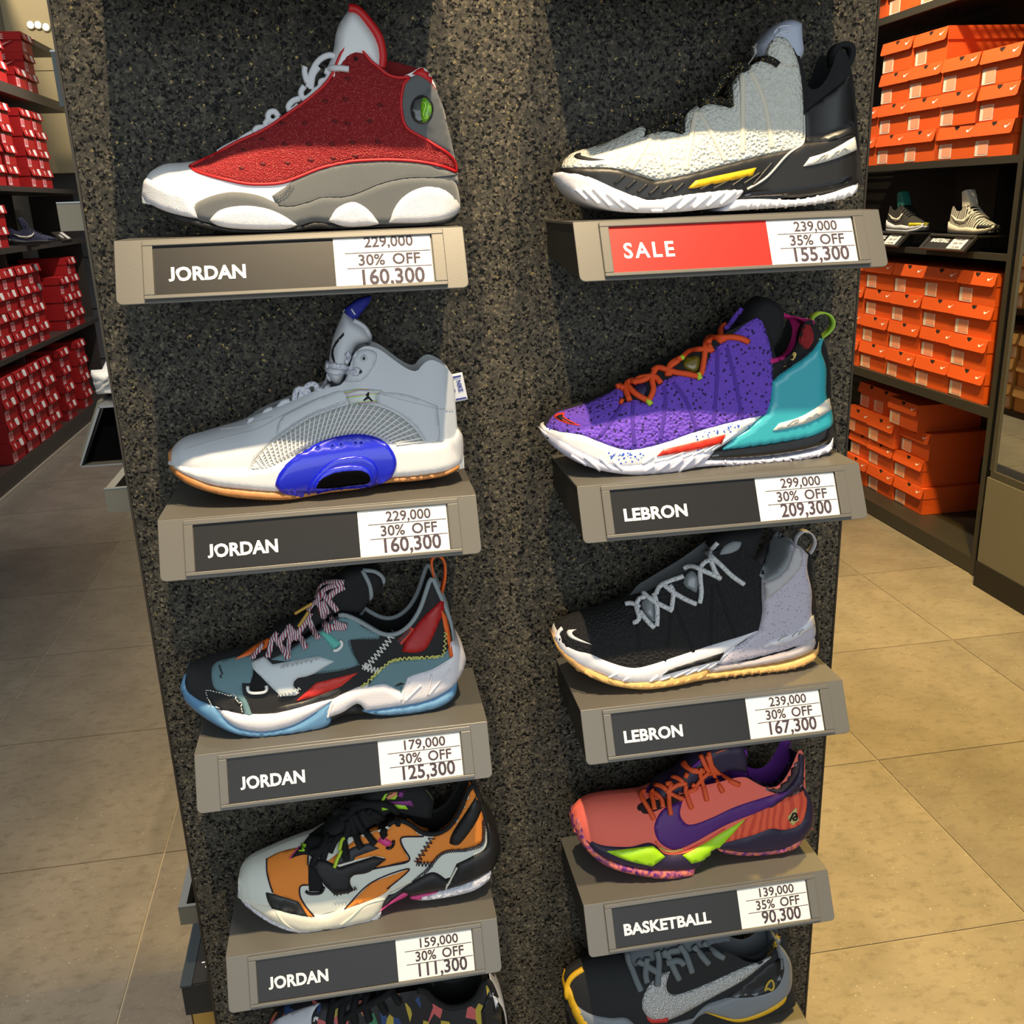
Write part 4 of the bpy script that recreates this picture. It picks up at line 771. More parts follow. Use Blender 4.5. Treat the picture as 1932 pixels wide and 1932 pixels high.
def shoe_L4():
    F = (400, 1440, 3.331); S = Shoe(F, ZS[3], (158, 790), (1816, 540), 'orange and off-white low sneaker with thick black laces and pink lace loop')
    ow = M('off_white', (224,227,217), .7); org = M('orange_upper', (242,142,52), .75, bump='noise', bscale=1400, bstr=.15); blk = M('black_nubuck', (34,35,37), .85)
    S.body('162,800 170,710 225,645 340,588 480,528 600,485 700,462 800,448 900,425 1000,392 1090,358 1130,330 1180,322 1240,345 1300,390 1360,408 1430,398 1500,348 1560,250 1600,150 1640,115 1670,200 1705,310 1732,420 1745,520 1770,620',
           '170,850 500,980 1100,830 1760,640', ow, M('black_lining', (14,14,15), .95), 640, 1150, c=.66, depth=.05)
    cr_ = M('cream_foam', (232,228,210), .5); tw = M('tread_white', (226,226,236), .5, bump='dots', bscale=260, bstr=1.0)
    S.slab('outsole', tw, '160,790! 200,872 280,942 410,1022 560,1070 700,1064 850,1034 1000,994 1064,933! 1052,987 950,1032 800,1067 640,1086 500,1072 370,1022 250,944 178,872', k=1.06, rnd=.006)
    S.slab('midsole', cr_, '160,762! 178,830 250,888 370,914 600,964 720,967 850,914 1050,838 1200,764 1312,733! 1200,792 1110,842 1064,938! 1000,994 850,1034 700,1064 560,1070 400,1014 270,934 185,862', k=1.05, rnd=.006)
    S.slab('heel_midsole', M('black_foam', (30,29,30), .5), '1052,937! 1080,880 1170,820 1300,738 1400,703 1490,756! 1540,650! 1640,600 1728,540 1738,408! 1802,460 1817,540 1792,632 1752,692 1650,752 1500,802 1400,822 1240,852! 1210,828 1100,902', k=1.06, rnd=.006)
    S.slab('heel_outsole', tw, '1288,862! 1420,825 1500,800 1650,750 1755,685! 1748,742 1650,812 1500,852 1350,874 1288,872', k=1.08)
    pink = M('hot_pink', (226,70,138), .5)
    S.slab('shank_edge', pink, '1050,952! 1130,880 1200,830 1242,822! 1222,850 1120,902', k=1.07); S.slab('shank_edge', pink, '1246,862! 1330,842 1422,822! 1380,850 1290,872', k=1.085)
    S.lines('midsole_crease', cr_, ['400,925 450,1000 540,1055', '1090,850 960,890 860,980 740,1055', '1480,757 1470,790', '1540,655 1480,770'], r=.0013, lift=0)
    dk = M('ink_line', (36,24,44), .8)
    E1 = '345,600! 420,562 520,535 598,532! 602,640 622,700 605,765 555,768! 552,830 590,900 642,962! 600,962 548,880 480,850 382,812 348,700'
    S.patch('toe_overlay', org, E1, t=.0012, reg=True); S.lines('overlay_edge', dk, ['345,600 348,700 382,812', '605,765 555,768 552,830 590,900 642,962', '603,640 605,560'], r=.0009, lift=.0004)
    S.patch('toe_guard', M('dark_plastic', (44,43,42), .4), '338,812! 352,812 420,830 542,868! 604,964! 500,945 375,912! 350,862', t=.0018, reg=True)
    E2 = '718,622! 860,512 980,420 1100,356 1180,326 1240,350 1300,393 1366,412! 1350,456 1186,466! 1200,530 1242,612! 1100,646 975,672! 1090,602 1020,580! 900,606 780,640'
    S.patch('side_overlay', org, E2, t=.0014, reg=True); S.lines('overlay_edge', dk, ['1366,412 1350,456 1200,462 1182,480 1200,530 1242,612 1100,646 975,672 900,690'], r=.0010, lift=.0004)
    S.patch('side_panel', M('charcoal', (50,52,58), .6), '780,600! 880,530 990,500! 1050,535! 900,590 890,610! 780,640!', t=.0018, reg=True)
    S.patch('heel_overlay', org, '1275,622! 1330,545 1430,412! 1500,362 1562,250 1618,112! 1662,200 1702,340 1712,450 1690,502 1600,535 1450,560 1388,627!', t=.0014, reg=True)
    S.patch('side_wedge', org, '833,917! 1000,750! 1242,662! 1140,760 1060,832', t=.0010, reg=True); S.lines('overlay_edge', dk, ['833,917 1000,750 1242,662 1100,790', '985,672 1240,612'], r=.0009, lift=.0004)
    S.patch('heel_strap', M('black_satin2', (24,23,24), .5), '1493,502! 1510,440 1600,300 1660,200 1702,120! 1700,250 1655,370 1600,455 1545,512', t=.0030, reg=True)
    S.patch('webbing', M('black_web', (20,20,22), .9, bump='wave', bscale=220, bstr=.4), '605,640! 665,640! 705,790! 695,802 612,804! 606,760', t=.0016, reg=True)
    S.patch('strap', M('black_matte', (22,22,25), .6), '622,632! 690,600 800,652! 1020,582! 1095,602! 985,682 890,702 866,740 886,798! 860,812 770,824! 690,742', t=.0032, reg=True)
    S.lines('loop_clip', M('gunmetal', (46,46,50), .25, .8), ['590,800 600,815 690,812 702,798 700,775', '1095,525 1110,540 1148,505 1140,482'], r=.0018, lift=.002)
    S.stitches('stitching', blk, '770,810 840,798 905,775', gap=3, zig=3, lift=.004, r=.0006)
    S.patch('pull_tab', M('black_web', (20,20,22), .9), '490,602! 555,530 620,450! 700,470 702,560 560,578', t=.0034, reg=True)
    S.lines('tab_mark', M('lime_print', (170,230,50), .5), ['545,550 580,548', '560,510 580,520 568,535 582,548', '575,505 590,515 580,530'], r=.0010, lift=.0006); S.lines('tab_edge', pink, ['490,598 550,525'], r=.0010, lift=.0006)
    S.patch('lace_loop', pink, '1040,490! 1065,455! 1137,495! 1100,527!', t=.0030, reg=True)
    S.slab('tongue', M('black_textile', (22,22,24), .85, bump='noise', bscale=900, bstr=.2), '700,470! 780,400 870,330 960,230 1080,175 1330,160! 1380,215 1398,280 1366,372! 1240,350 1130,330 1000,420 860,520', hw=.018, rnd=.006, kk=.4)
    S.lines('tongue_seam', M('olive_line', (90,94,60), .8), ['1340,165 1380,215 1395,280 1370,350'], r=.0006)
    lime = M('lime_print', (170,230,50), .5); vio = M('violet_print', (132,48,128), .6); sal = M('salmon_print', (232,150,110), .6)
    for nm, t in ((lime, '1060,238! 1085,195! 1105,188! 1080,238!'), (sal, '1095,212! 1115,185! 1165,178! 1160,200! 1105,230!'), (lime, '1115,225! 1150,200! 1168,180! 1165,205! 1150,228!'), (vio, '1165,180! 1215,172! 1195,215! 1170,212!'), (vio, '1098,245! 1250,232! 1268,270! 1150,258!'), (lime, '1062,268! 1110,290! 1070,298!'), (lime, '1130,260! 1210,255! 1232,290! 1170,285!')): S.patch('tongue_print', nm, t, t=.0006, step=4)
    S.binding(M('black_textile', (22,22,24), .85), r=.0028)
    lm = M('black_lace', (14,14,16), .85, bump='noise', bscale=1100, bstr=.4)
    S.lines('laces', lm, ['640,640 660,580 700,520 730,470', '700,600 720,540 760,480', '845,600 840,540 830,480 850,420 870,360', '940,530 910,470 890,400 880,330', '1025,500 980,450 930,390 900,320', '1085,470 1060,400 1010,330 980,280', '1180,372 1100,362 1010,340 940,290', '780,330 800,280 860,260 900,290 880,330 820,350', '890,290 950,260 1040,245 1120,260 1170,310', '1170,310 1220,330', '870,280 930,250 1000,250', '800,300 850,320 900,310', '990,300 1050,320 1090,370 1080,440', '740,560 770,500 830,440', '620,560 700,540 760,500'], r=.0042, lift=.0034)
    S.lines('lace_tip', M('lime_tip', (190,220,50), .5), ['835,448 805,540', '822,548 762,655'], r=.0022, lift=.007)
    S.stitches('stitching', dk, '1415,415 1350,520 1285,622', gap=4, zig=6, lift=.0018, r=.0006); S.stitches('stitching', dk, '1285,625 1340,630 1390,632', gap=3, zig=5, lift=.0018, r=.0006)
    S.stitches('stitching', dk, '1262,745 1350,670 1450,562 1600,540 1690,508 1704,440 1702,350', gap=4, zig=3, lift=.0018, r=.0005); S.stitches('stitching', dk, '1262,745 1350,670 1450,562 1600,540 1690,508 1704,440 1702,350', gap=4, zig=-3, lift=.0018, r=.0005)
def shoe_R4():
    F = (1040, 1390, 3.331); S = Shoe(F, ZS[3], (138, 560), (1662, 500), 'coral low sneaker with purple swoosh, lime side wedges and orange laces')
    cor = M('coral_mesh', (250,116,98), .75, bump='wave', bscale=230, bstr=.15); cor2 = M('coral_print', (246,100,64), .7, col2=(206,60,44), kind='wave', cscale=30, thr=.6, camt=.7)
    nav = M('dark_violet', (46,34,62), .5); pur = M('purple_print', (88,34,122), .55)
    S.body('142,560 150,500 175,465 245,420 350,398 450,388 540,380 640,368 720,350 820,318 900,292 1000,265 1060,248 1130,228 1200,224 1262,258 1330,288 1392,282 1442,238 1492,150 1530,62 1556,66 1574,130 1574,260 1588,370 1602,450 1612,540',
           '150,600 500,790 1000,690 1655,580', cor, M('purple_lining', (84,20,120), .85), 560, 1170, c=.64, depth=.055)
    S.slab('midsole', nav, '200,622! 260,668 345,700 500,712 640,690 720,750 825,745 950,690 1090,665 1260,620 1380,578 1460,585 1560,555 1606,470 1598,330! 1650,420 1664,490 1652,580 1592,660 1450,722 1250,742 1050,718! 980,768 912,845 700,852 500,832 350,782 260,722', k=1.05, rnd=.006)
    mar = M('marble_rubber', (240,130,96), .5, col2=(96,30,120), cscale=150, thr=.5, camt=1)
    S.slab('outsole', mar, '139,560! 152,528! 172,530 196,570 212,640 262,712 350,782 500,832 650,852 800,852 912,838! 902,885! 750,907 600,893 420,852 300,792 200,692 150,602', k=1.07, rnd=.005)
    S.slab('heel_outsole', mar, '1048,716! 1250,740 1450,717 1592,640! 1562,702 1450,744 1250,760 1100,744', k=1.07)
    S.patch('heel_panel', cor2, '1085,667! 1150,590 1218,518! 1350,440 1450,400 1582,335! 1606,400 1592,500 1552,558 1460,585 1380,578 1260,620', t=.0014, reg=True)
    S.patch('collar_panel', M('dark_floral', (52,28,38), .5, col2=(150,130,140), kind='cell', cscale=260, thr=.88, camt=.8), '1210,232! 1262,262 1330,292 1392,287 1442,242 1492,154 1536,66! 1568,140 1585,280 1580,340! 1480,380 1400,352! 1320,322', t=.0012, reg=True)
    S.patch('collar_strap', nav, '1350,440! 1362,405 1480,325 1550,225 1556,140 1528,62! 1575,62 1600,140 1596,240 1545,325 1440,405 1385,445', t=.0030, reg=True)
    S.patch('lime_wedge', M('lime_gloss', (178,232,32), .4), '345,720! 640,685! 716,755! 635,813! 480,777', t=.0018); S.patch('lime_wedge', M('lime_gloss', (178,232,32), .4), '825,745! 1216,518! 1100,652 980,762 880,795!', t=.0024, reg=True)
    S.patch('check_mark', pur, '727,440! 690,470 652,540 650,600 680,662 742,702 800,705 900,662 1100,552 1300,472 1400,422 1510,335! 1400,362 1300,392 1150,442 1000,512 880,552 832,532 808,480 826,402! 770,420', t=.0016, reg=True)
    S.stitches('stitching', M('stitch_lime', (200,200,110), .7), '682,692 720,710 770,715 822,702', gap=2, zig=2, lift=.002, r=.0005)
    S.lines('welt', M('coral_trim', (236,104,72), .6), ['655,655 690,715 740,735 830,730 950,670 1090,580'], r=.0014, lift=.0004)
    S.patch('throat_opening', M('throat_dark', (40,18,24), .9), '530,458! 545,430 600,395 660,360 800,325! 860,352 820,398 720,440 650,470 590,485', t=.0004)
    S.slab('tongue', nav, '640,420! 700,330 800,280 880,200 960,120 1080,70 1230,60! 1248,160 1245,245! 1130,236 1000,290 860,370 740,430', hw=.018, rnd=.006, kk=.4)
    S.lines('tongue_binding', M('purple_binding', (110,30,150), .7), ['1215,80 1238,160 1240,240', '880,200 960,130'], r=.0018)
    S.patch('tongue_print', M('orange_print', (240,110,60), .6), '1020,108! 1060,88 1110,80! 1050,100', t=.0005, step=3)
    om = M('orange_lace2', (236,92,40), .6); S.lines('laces', om, ['645,520 620,470 580,410 556,360 590,345', '650,460 640,400 625,355 655,340', '700,445 690,380 640,345', '660,305 700,310 740,350 800,385 830,390', '750,490 740,420 740,330 760,290 720,300', '760,260 800,258 830,285', '880,450 860,400 840,330 845,300', '880,295 920,325 850,350', '975,400 960,330 930,220 945,190', '830,170 860,200 920,210', '840,160 880,215 960,210', '1075,345 1040,280 1000,180 980,120', '1180,300 1110,270 1040,220 1000,170', '990,100 1000,160 1015,220', '940,115 970,190 1000,230', '860,230 845,260', '720,350 790,300 850,290', '900,310 950,250 1000,210'], r=.0030, lift=.0028, flat=.6)
    for a, b in ((640,523),(756,488),(880,455),(978,402),(1078,348),(1183,300)): S.lines('eyelet', M('eyelet_coral', (210,70,58), .5), f'@{a},{b-14} {a+16},{b} {a},{b+14} {a-16},{b}', r=.0008, lift=.0003)
    gm = M('gold_flat', (214,196,120), .4); S.patch('heel_emblem', gm, '1484,505! 1530,450! 1545,448! 1540,490! 1560,525! 1540,535! 1520,558! 1500,540!', t=.0012, reg=True, step=4); S.lines('heel_emblem_line', M('mark_black', (18,18,20), .7), ['1500,528 1530,470 1550,520 1515,528 1522,500 1540,500'], r=.0013, lift=.0003)
def shoe_R5():
    F = (1040, 1390, 3.331); S = Shoe(F, ZS[4], (88, 1700), (1522, 1560), 'black and grey low sneaker with silver swoosh and yellow toe, bottom right')
    blk = M('black_mesh', (32,34,36), .8, bump='wave', bscale=230, bstr=.2); gry = M('grey_foam', (132,138,144), .5); yel = M('yellow_rubber', (240,186,30), .5)
    S.body('92,1650 98,1540 140,1490 240,1445 340,1425 460,1405 560,1390 640,1380 760,1350 860,1330 960,1315 1060,1310 1130,1335 1200,1372 1270,1380 1340,1340 1400,1270 1436,1208 1455,1240 1490,1340 1515,1450 1522,1560',
           '100,1720 400,1850 1000,1850 1520,1700', blk, M('grey_lining2', (90,94,98), .9), 500, 1060, c=.64, depth=.05)
    S.slab('midsole', gry, '130,1640! 170,1705 260,1762 380,1788 480,1790 600,1850 900,1790! 980,1712 1100,1668 1200,1632 1290,1628 1400,1580 1450,1480 1442,1330! 1502,1400 1522,1500 1505,1620 1410,1705 1270,1770 1150,1790 980,1752 880,1830 780,2000 500,2020 300,1930 180,1810', k=1.04, rnd=.006)
    S.slab('toe_rand', yel, '92,1630! 96,1600 122,1596! 140,1630 160,1690 240,1800 420,1960 600,2040 780,2030! 600,2075 400,2020 230,1900 130,1740', k=1.08)
    S.slab('heel_outsole', yel, '975,1748! 1150,1788 1270,1770 1410,1705 1490,1640! 1470,1690 1380,1750 1260,1795 1150,1805', k=1.07)
    S.patch('check_mark', M('silver_knurl', (196,198,198), .35, .3, bump='dots', bscale=420, bstr=.8), '747,1472! 662,1510 592,1600 570,1690 600,1755 650,1785 700,1790 820,1742 1000,1642 1200,1532 1340,1420 1385,1382! 1200,1452 1000,1542 820,1612 750,1615 722,1565', t=.0020, reg=True)
    S.lines('toe_piping', yel, '98,1640 98,1580 112,1530 150,1490 200,1460', r=.0042, lift=-.001)
    S.patch('red_tab', M('red_leather', (214,48,38), .5), '598,1758! 640,1775 735,1765! 730,1792! 625,1795', t=.0024)
    S.patch('heel_panel', M('black_smooth', (26,27,28), .5), '1100,1640! 1250,1530 1360,1430 1455,1390! 1462,1480 1410,1585 1300,1628 1200,1640', t=.0012, reg=True)
    S.lines('heel_emblem', M('gold_mark', (208,176,60), .4), ['1342,1598 1350,1560 1385,1520 1402,1580 1372,1598 1368,1570 1350,1585'], r=.0016, lift=.0008)
    S.patch('collar_panel', gry, '1160,1345! 1230,1382 1300,1365 1370,1305 1420,1235 1436,1212! 1440,1290 1400,1360 1290,1410 1240,1395', t=.0016)
    S.patch('check_print', M('yellow_check', (232,190,70), .6, col2=(24,24,26), kind='cell', cscale=150, thr=.5, camt=1), '1350,1370! 1400,1290 1442,1208! 1450,1260 1420,1330 1380,1385', t=.0024, step=4)
    S.slab('tongue', M('grey_textile', (96,104,110), .85), '470,1480! 500,1380 640,1330 800,1290 1130,1260! 1135,1310 1060,1320 900,1370 740,1460 640,1530 560,1560', hw=.017, rnd=.006, kk=.4)
    S.lines('laces', M('grey_lace', (112,120,124), .8), ['560,1590 520,1500 490,1400 485,1360', '665,1560 670,1480 675,1400 660,1340', '800,1520 760,1440 730,1370 700,1340', '880,1475 860,1410 830,1340 800,1310', '985,1420 940,1370 890,1310', '1080,1382 1020,1350 950,1290', '540,1400 620,1450 700,1500', '600,1380 590,1500 600,1540', '720,1420 800,1400 830,1430', '700,1370 740,1340 800,1330'], r=.0044, lift=.003, flat=.6)
def shoe_L5():
    F = (400, 1440, 3.331); S = Shoe(F, ZS[4], (330, 1860), (1856, 1700), 'black sneaker printed with coloured shards and a pale ribbed toe, bottom left')
    sh = M('shard_print', (28,28,32), .55); nt = sh.node_tree; N = nt.nodes; L = nt.links
    tc = N.new('ShaderNodeTexCoord'); mp = N.new('ShaderNodeMapping'); mp.inputs['Scale'].default_value = (1,1,.45); mp.inputs['Rotation'].default_value = (0,.5,0); v = N.new('ShaderNodeTexVoronoi'); v.inputs['Scale'].default_value = 95; sp = N.new('ShaderNodeSeparateColor'); rp = N.new('ShaderNodeValToRGB'); rp.color_ramp.interpolation = 'CONSTANT'; e = rp.color_ramp
    e.elements[0].color = lin((26,26,30))+(1,); e.elements[1].position = .97; e.elements[1].color = lin((60,130,90))+(1,)
    for p, c in ((.55, (190,168,60)), (.64, (30,30,36)), (.72, (206,96,96)), (.8, (40,70,120)), (.87, (180,110,60)), (.93, (34,34,40))): q = e.elements.new(p); q.color = lin(c)+(1,)
    L.new(tc.outputs['Object'], mp.inputs[0]); L.new(mp.outputs[0], v.inputs['Vector']); L.new(v.outputs['Color'], sp.inputs[0]); L.new(sp.outputs[0], rp.inputs[0]); L.new(rp.outputs[0], N['Principled BSDF'].inputs['Base Color'])
    S.body('335,1850 345,1720 380,1630 460,1580 560,1540 640,1510 740,1490 860,1470 960,1450 1060,1425 1160,1400 1250,1385 1330,1385 1385,1440 1480,1490 1590,1475 1660,1420 1700,1345 1730,1340 1762,1400 1790,1480 1835,1560 1855,1680',
           '340,1880 700,2050 1200,2000 1850,1800', sh, M('black_lining', (14,14,15), .95), 640, 1330, c=.66, depth=.05)
    wf = M('foam_white2', (224,226,232), .5)
    S.slab('midsole', wf, '330,1850! 420,1940 600,2000 800,2010 1100,1960 1400,1880 1700,1780 1790,1650 1770,1480! 1835,1540 1857,1640 1850,1740 1780,1850 1600,1930 1300,2010 1000,2090 700,2110 480,2050 370,1960', k=1.06, rnd=.006)
    S.patch('toe_cap', M('ribbed_white', (220,222,230), .6, bump='wave', bscale=330, bstr=.3), '345,1690! 380,1630 460,1582 560,1542 682,1505! 640,1560 625,1640 640,1900! 420,1900', t=.0014, reg=True)
    S.lines('leap_mark', M('print_white', (240,240,238), .6), ['640,1622 655,1590', '640,1600 670,1598', '655,1600 665,1615'], r=.0011)
    S.slab('tongue', M('black_textile', (22,22,24), .85), '700,1500! 860,1400 1100,1340 1380,1330! 1400,1430 1340,1392 1160,1410 900,1480', hw=.018, rnd=.006, kk=.4)
    S.patch('heel_counter', M('black_gloss2', (20,20,22), .2, coat=.6), '1690,1560! 1740,1430 1755,1395! 1800,1500 1830,1560 1850,1700! 1720,1760', t=.002)
    S.binding(M('black_textile', (22,22,24), .85), r=.004)
    S.lines('laces', M('black_lace', (14,14,16), .85, bump='noise', bscale=1100, bstr=.4), ['740,1630 750,1560 770,1500', '820,1640 815,1560 840,1490', '900,1630 890,1550 910,1480', '990,1610 965,1520 980,1460', '1090,1560 1050,1480 1060,1430', '1180,1500 1130,1440 1110,1400', '760,1530 860,1490 960,1470', '830,1600 920,1540 1010,1500', '940,1530 1050,1480 1150,1440'], r=.0048, lift=.0034)
# ------------------------------------------------------------------ shoeboxes and racks
def local_mesh(name, mb, mat):
    me = bpy.data.meshes.new(name); me.from_pydata([tuple(v) for v in mb.v], [], mb.f); me.materials.append(mat); me.update(); return me
_BX = {}
def box_kit(kind):
    """meshes of one shoebox in its own frame: front to -Y, x 0..w, z 0..h"""
    if kind in _BX: return _BX[kind]
    c, c2, w, h, d = {'orange': ((216,88,30), (196,60,20), .243, .127, .34), 'red': ((176,22,26), (168,20,24), .243, .126, .34), 'kraft': ((190,152,92), (160,124,72), .243, .126, .34)}[kind]
    m = M('card_'+kind, c, .55, bump='noise', bscale=60, bstr=.03); kit = []
    b = MB().box(.004, w-.004, .004, d-.004, 0, h-.012); kit.append(('box_body', local_mesh('box_body', b, m), 0))
    # lid: top sheet, sides and a front flap that stands off at its lower edge
    lh = .050; b = MB().box(0, w, 0, d, h-.003, h).box(0, .002, .0, d, h-lh, h-.003).box(w-.002, w, .0, d, h-lh, h-.003).box(.002, w-.002, d-.002, d, h-lh, h-.003)
    nx = w*.5; P = lambda x, z: Vector((x, -.012*(h-z)/lh, z))
    ring = [(0,h-.0005),(nx-.019,h-.0005),(nx-.015,h-.012),(nx,h-.021),(nx+.015,h-.012),(nx+.019,h-.0005),(w,h-.0005),(w,h-lh+.006),(w-.008,h-lh),(.008,h-lh),(0,h-lh+.006)]
    b.hull([P(x, z)+Vector((0,-.0015,0)) for x, z in ring][::-1], [P(x, z)+Vector((0,.0012,0)) for x, z in ring][::-1])
    kit.append(('lid', local_mesh('lid', b, m), 0))
    b = MB().hull([P(x, z)+Vector((0,.0016,0)) for x, z in ring[1:6]][::-1], [P(x, z)+Vector((0,.0030,0)) for x, z in ring[1:6]][::-1])
    kit.append(('thumb_notch', local_mesh('thumb_notch', b, M('notch_dark', (26,14,10), .9)), 0))
    if kind == 'orange':
        lm, im = M('label_paper', (226,214,200), .6), M('box_label_print', (232,158,128), .6)
        b = MB().box(.005, .088, .0022, .0042, .005, .060); kit.append(('size_label', local_mesh('size_label', b, lm), 0))
        b = MB().box(.026, .085, .0014, .0024, .010, .057); kit.append(('printed_area', local_mesh('printed_area', b, im), 1))
        q = [(w-.052,h-.020),(w-.050,h-.028),(w-.042,h-.030),(w-.016,h-.013),(w-.040,h-.0235)]
        b = MB().hull([P(x, z)+Vector((0,-.0022,0)) for x, z in q], [P(x, z)+Vector((0,-.0012,0)) for x, z in q]); kit.append(('check_mark', local_mesh('check_mark', b, M('print_white', (240,240,238), .6)), 2))
    elif kind == 'red':
        lm, im = M('label_pink', (232,186,188), .6), M('label_pink2', (214,110,116), .6)
        b = MB().box(.020, .085, .0022, .0042, .006, .062); kit.append(('size_label', local_mesh('size_label', b, lm), 0))
        b = MB().box(.030, .075, .0014, .0024, .020, .055); kit.append(('printed_area', local_mesh('printed_area', b, im), 1))
        q = [(w-.100,h-.004),(w-.045,h-.004),(w-.045,h-.034),(w-.058,h-.046),(w-.085,h-.046),(w-.100,h-.036)]
        b = MB().hull([P(x, z)+Vector((0,-.0024,0)) for x, z in q][::-1], [P(x, z)+Vector((0,-.0012,0)) for x, z in q][::-1]); kit.append(('shield_patch', local_mesh('shield_patch', b, M('print_white', (240,240,238), .6)), 2))
        q = [(.045,h-.012),(.072,h-.012),(.070,h-.036),(.052,h-.040)]
        b = MB().hull([P(x, z)+Vector((0,-.0022,0)) for x, z in q][::-1], [P(x, z)+Vector((0,-.0012,0)) for x, z in q][::-1]); kit.append(('lid_print', local_mesh('lid_print', b, lm), 2))
    else:
        lm = M('label_paper2', (206,198,180), .6); b = MB().box(.008, .050, .0022, .0042, .010, .062); kit.append(('size_label', local_mesh('size_label', b, lm), 0))
    _BX[kind] = kit; return kit
def shoebox(kind, loc, rz, label, group, sc=(1,1,1), jit=.004):
    r = empty('shoebox', loc, label, 'shoebox', group, rz+random.uniform(-.02, .02)); r.scale = sc; last = {}
    r.location.x += random.uniform(-jit, jit)
    for nm, me, lv in box_kit(kind):
        o = bpy.data.objects.new(nm, me); COL.objects.link(o)
        o.parent = r if lv == 0 else last['size_label' if lv == 1 else 'lid']; last[nm] = o
    return r
ORD = ['first', 'second', 'third', 'fourth', 'fifth', 'sixth', 'seventh', 'eighth']
ROW = ['bottom', 'second', 'third', 'fourth']
def board(x0, x1, y0, y1, z0, z1, mat, parent, name='shelf_board'):
    o = MB().box(x0, x1, y0, y1, z0, z1).build(name, mat, parent); return o
def perforated(x0, x1, y0, y1, z, mat, parent, px=.034, py=.017):
    """shelf deck of slotted sheet steel: a grid of bars leaving long slots"""
    b = MB(); y = y0
    while y < y1-1e-6: b.box(x0, x1, y, min(y1, y+py*.5), z-.0015, z); y += py
    x = x0
    while x < x1-1e-6: b.box(x, min(x1, x+px*.35), y0, y1, z-.0014, z-.0001); x += px
    return tag(b.build('slotted_deck', mat, parent), kind='stuff')
def small_sneaker(name, label, loc, rz, cols, k=1.0, stripes=False):
    """sneaker in its own frame (toe to +X, outer side to -Y, standing on z=0) as loft + sole + tongue + laces"""
    up, sole, ton, lac, acc, tail = cols
    r = empty(name, loc, label, 'shoe', None, rz)
    def bm(nm, mb, mat, parent=None):
        me = local_mesh(nm, mb, mat); me.shade_smooth(); o = bpy.data.objects.new(nm, me); COL.objects.link(o); o.parent = parent or r; return o
    top = [(0,.085),(.008,.108),(.022,.112),(.05,.092),(.075,.090),(.10,.112),(.115,.118),(.13,.108),(.17,.082),(.21,.062),(.25,.050),(.275,.040),(.29,.026)]
    pl = [(0,.020),(.012,.028),(.04,.033),(.09,.035),(.15,.040),(.2,.045),(.235,.044),(.265,.034),(.282,.022),(.29,.008)]
    NX, NS = 40, 9; V = []; F = []; FI = []
    for i in range(NX+1):
        x = .29*i/NX; zt = interp(top, x)*k; W = interp(pl, x)*.93; m = 1-sst(.115, .20, x)*.9; row = []
        for j in range(NS+1):
            q = 1-(1-j/NS)**1.4; row.append(Vector((x, -W*((1-m)*max(0,1-q**2.3)**.5+m*(1-.38*q**1.6)), .012+(zt-.012)*q)))
        wt = -row[-1].y; dd = .045*(1-sst(.10, .13, x))*sst(0, .02, x)+.004*m
        for j in range(1, 6): u = -1+j/3; row.append(Vector((x, wt*u*.85, zt-dd*(1-abs(u)**3))))
        row += [Vector((v.x, -v.y, v.z)) for v in row[:NS+1][::-1]]; V += row
    R = len(V)//(NX+1)
    for i in range(NX):
        for j in range(R-1): (FI if NS <= j < NS+6 and i < NX*.55 else F).append((i*R+j, (i+1)*R+j, (i+1)*R+j+1, i*R+j+1))
    F.append(tuple(range(R)))
    a = MB(); a.v = V; a.f = F; bm('upper', a, up); a = MB(); a.v = list(V); a.f = FI; bm('lining', a, M('black_lining', (14,14,15), .95))
    def sl(nm, P, mat, g=1.0):
        a = MB(); xs = [p[0] for p in P]; n = 30; x0, x1 = min(xs), max(xs); up_ = [(p[0], p[2]) for p in P]; lo = [(p[0], p[1]) for p in P]
        for i in range(n+1):
            x = x0+(x1-x0)*i/n; w_ = interp(pl, x)*g; zl, zu = interp(lo, x), interp(up_, x)
            a.v += [Vector((x, -w_*.96, zl)), Vector((x, -w_, (zl+zu)/2)), Vector((x, -w_*.97, zu)), Vector((x, w_*.97, zu)), Vector((x, w_, (zl+zu)/2)), Vector((x, w_*.96, zl))]
        for i in range(n):
            for j in range(6): a.f.append((i*6+j, i*6+(j+1) % 6, (i+1)*6+(j+1) % 6, (i+1)*6+j))
        a.f += [tuple(range(6)), tuple(n*6+j for j in range(6))[::-1]]
        return bm(nm, a, mat)
    sl('outsole', [(.0,.004,.010),(.03,0,.008),(.22,0,.008),(.27,.008,.016),(.292,.022,.030)], acc, 1.02)
    sl('midsole', [(-.002,.010,.048),(.03,.008,.040),(.10,.008,.026),(.16,.008,.030),(.22,.008,.026),(.27,.016,.030),(.291,.028,.038)], sole, 1.05)
    sl('toe_cap', [(.235,.024,.040),(.27,.026,.040),(.293,.030,.036)], tail, 1.07)
    a = MB(); a.hull([Vector((x, -.022, z)) for x, z in ((.085,.100),(.070,.168),(.100,.176),(.118,.150),(.135,.112))], [Vector((x, .022, z)) for x, z in ((.085,.100),(.070,.168),(.100,.176),(.118,.150),(.135,.112))]); bevel(bm('tongue', a, ton), .006, 3)
    for i in range(6):
        x = .118+.016*i; z = interp(top, x)*k+.006; a = MB(); P = [Vector((x+(-.006 if t < 0 else .006)*abs(t), .026*t, z-.012*t*t)) for t in (-1,-.6,-.2,.2,.6,1)]; a.tube(P, .0032, 6); bm('lace', a, lac)
    sw = ((.022,.078),(.060,.052),(.100,.042),(.135,.050),(.158,.080),(.135,.064),(.108,.056),(.070,.060))
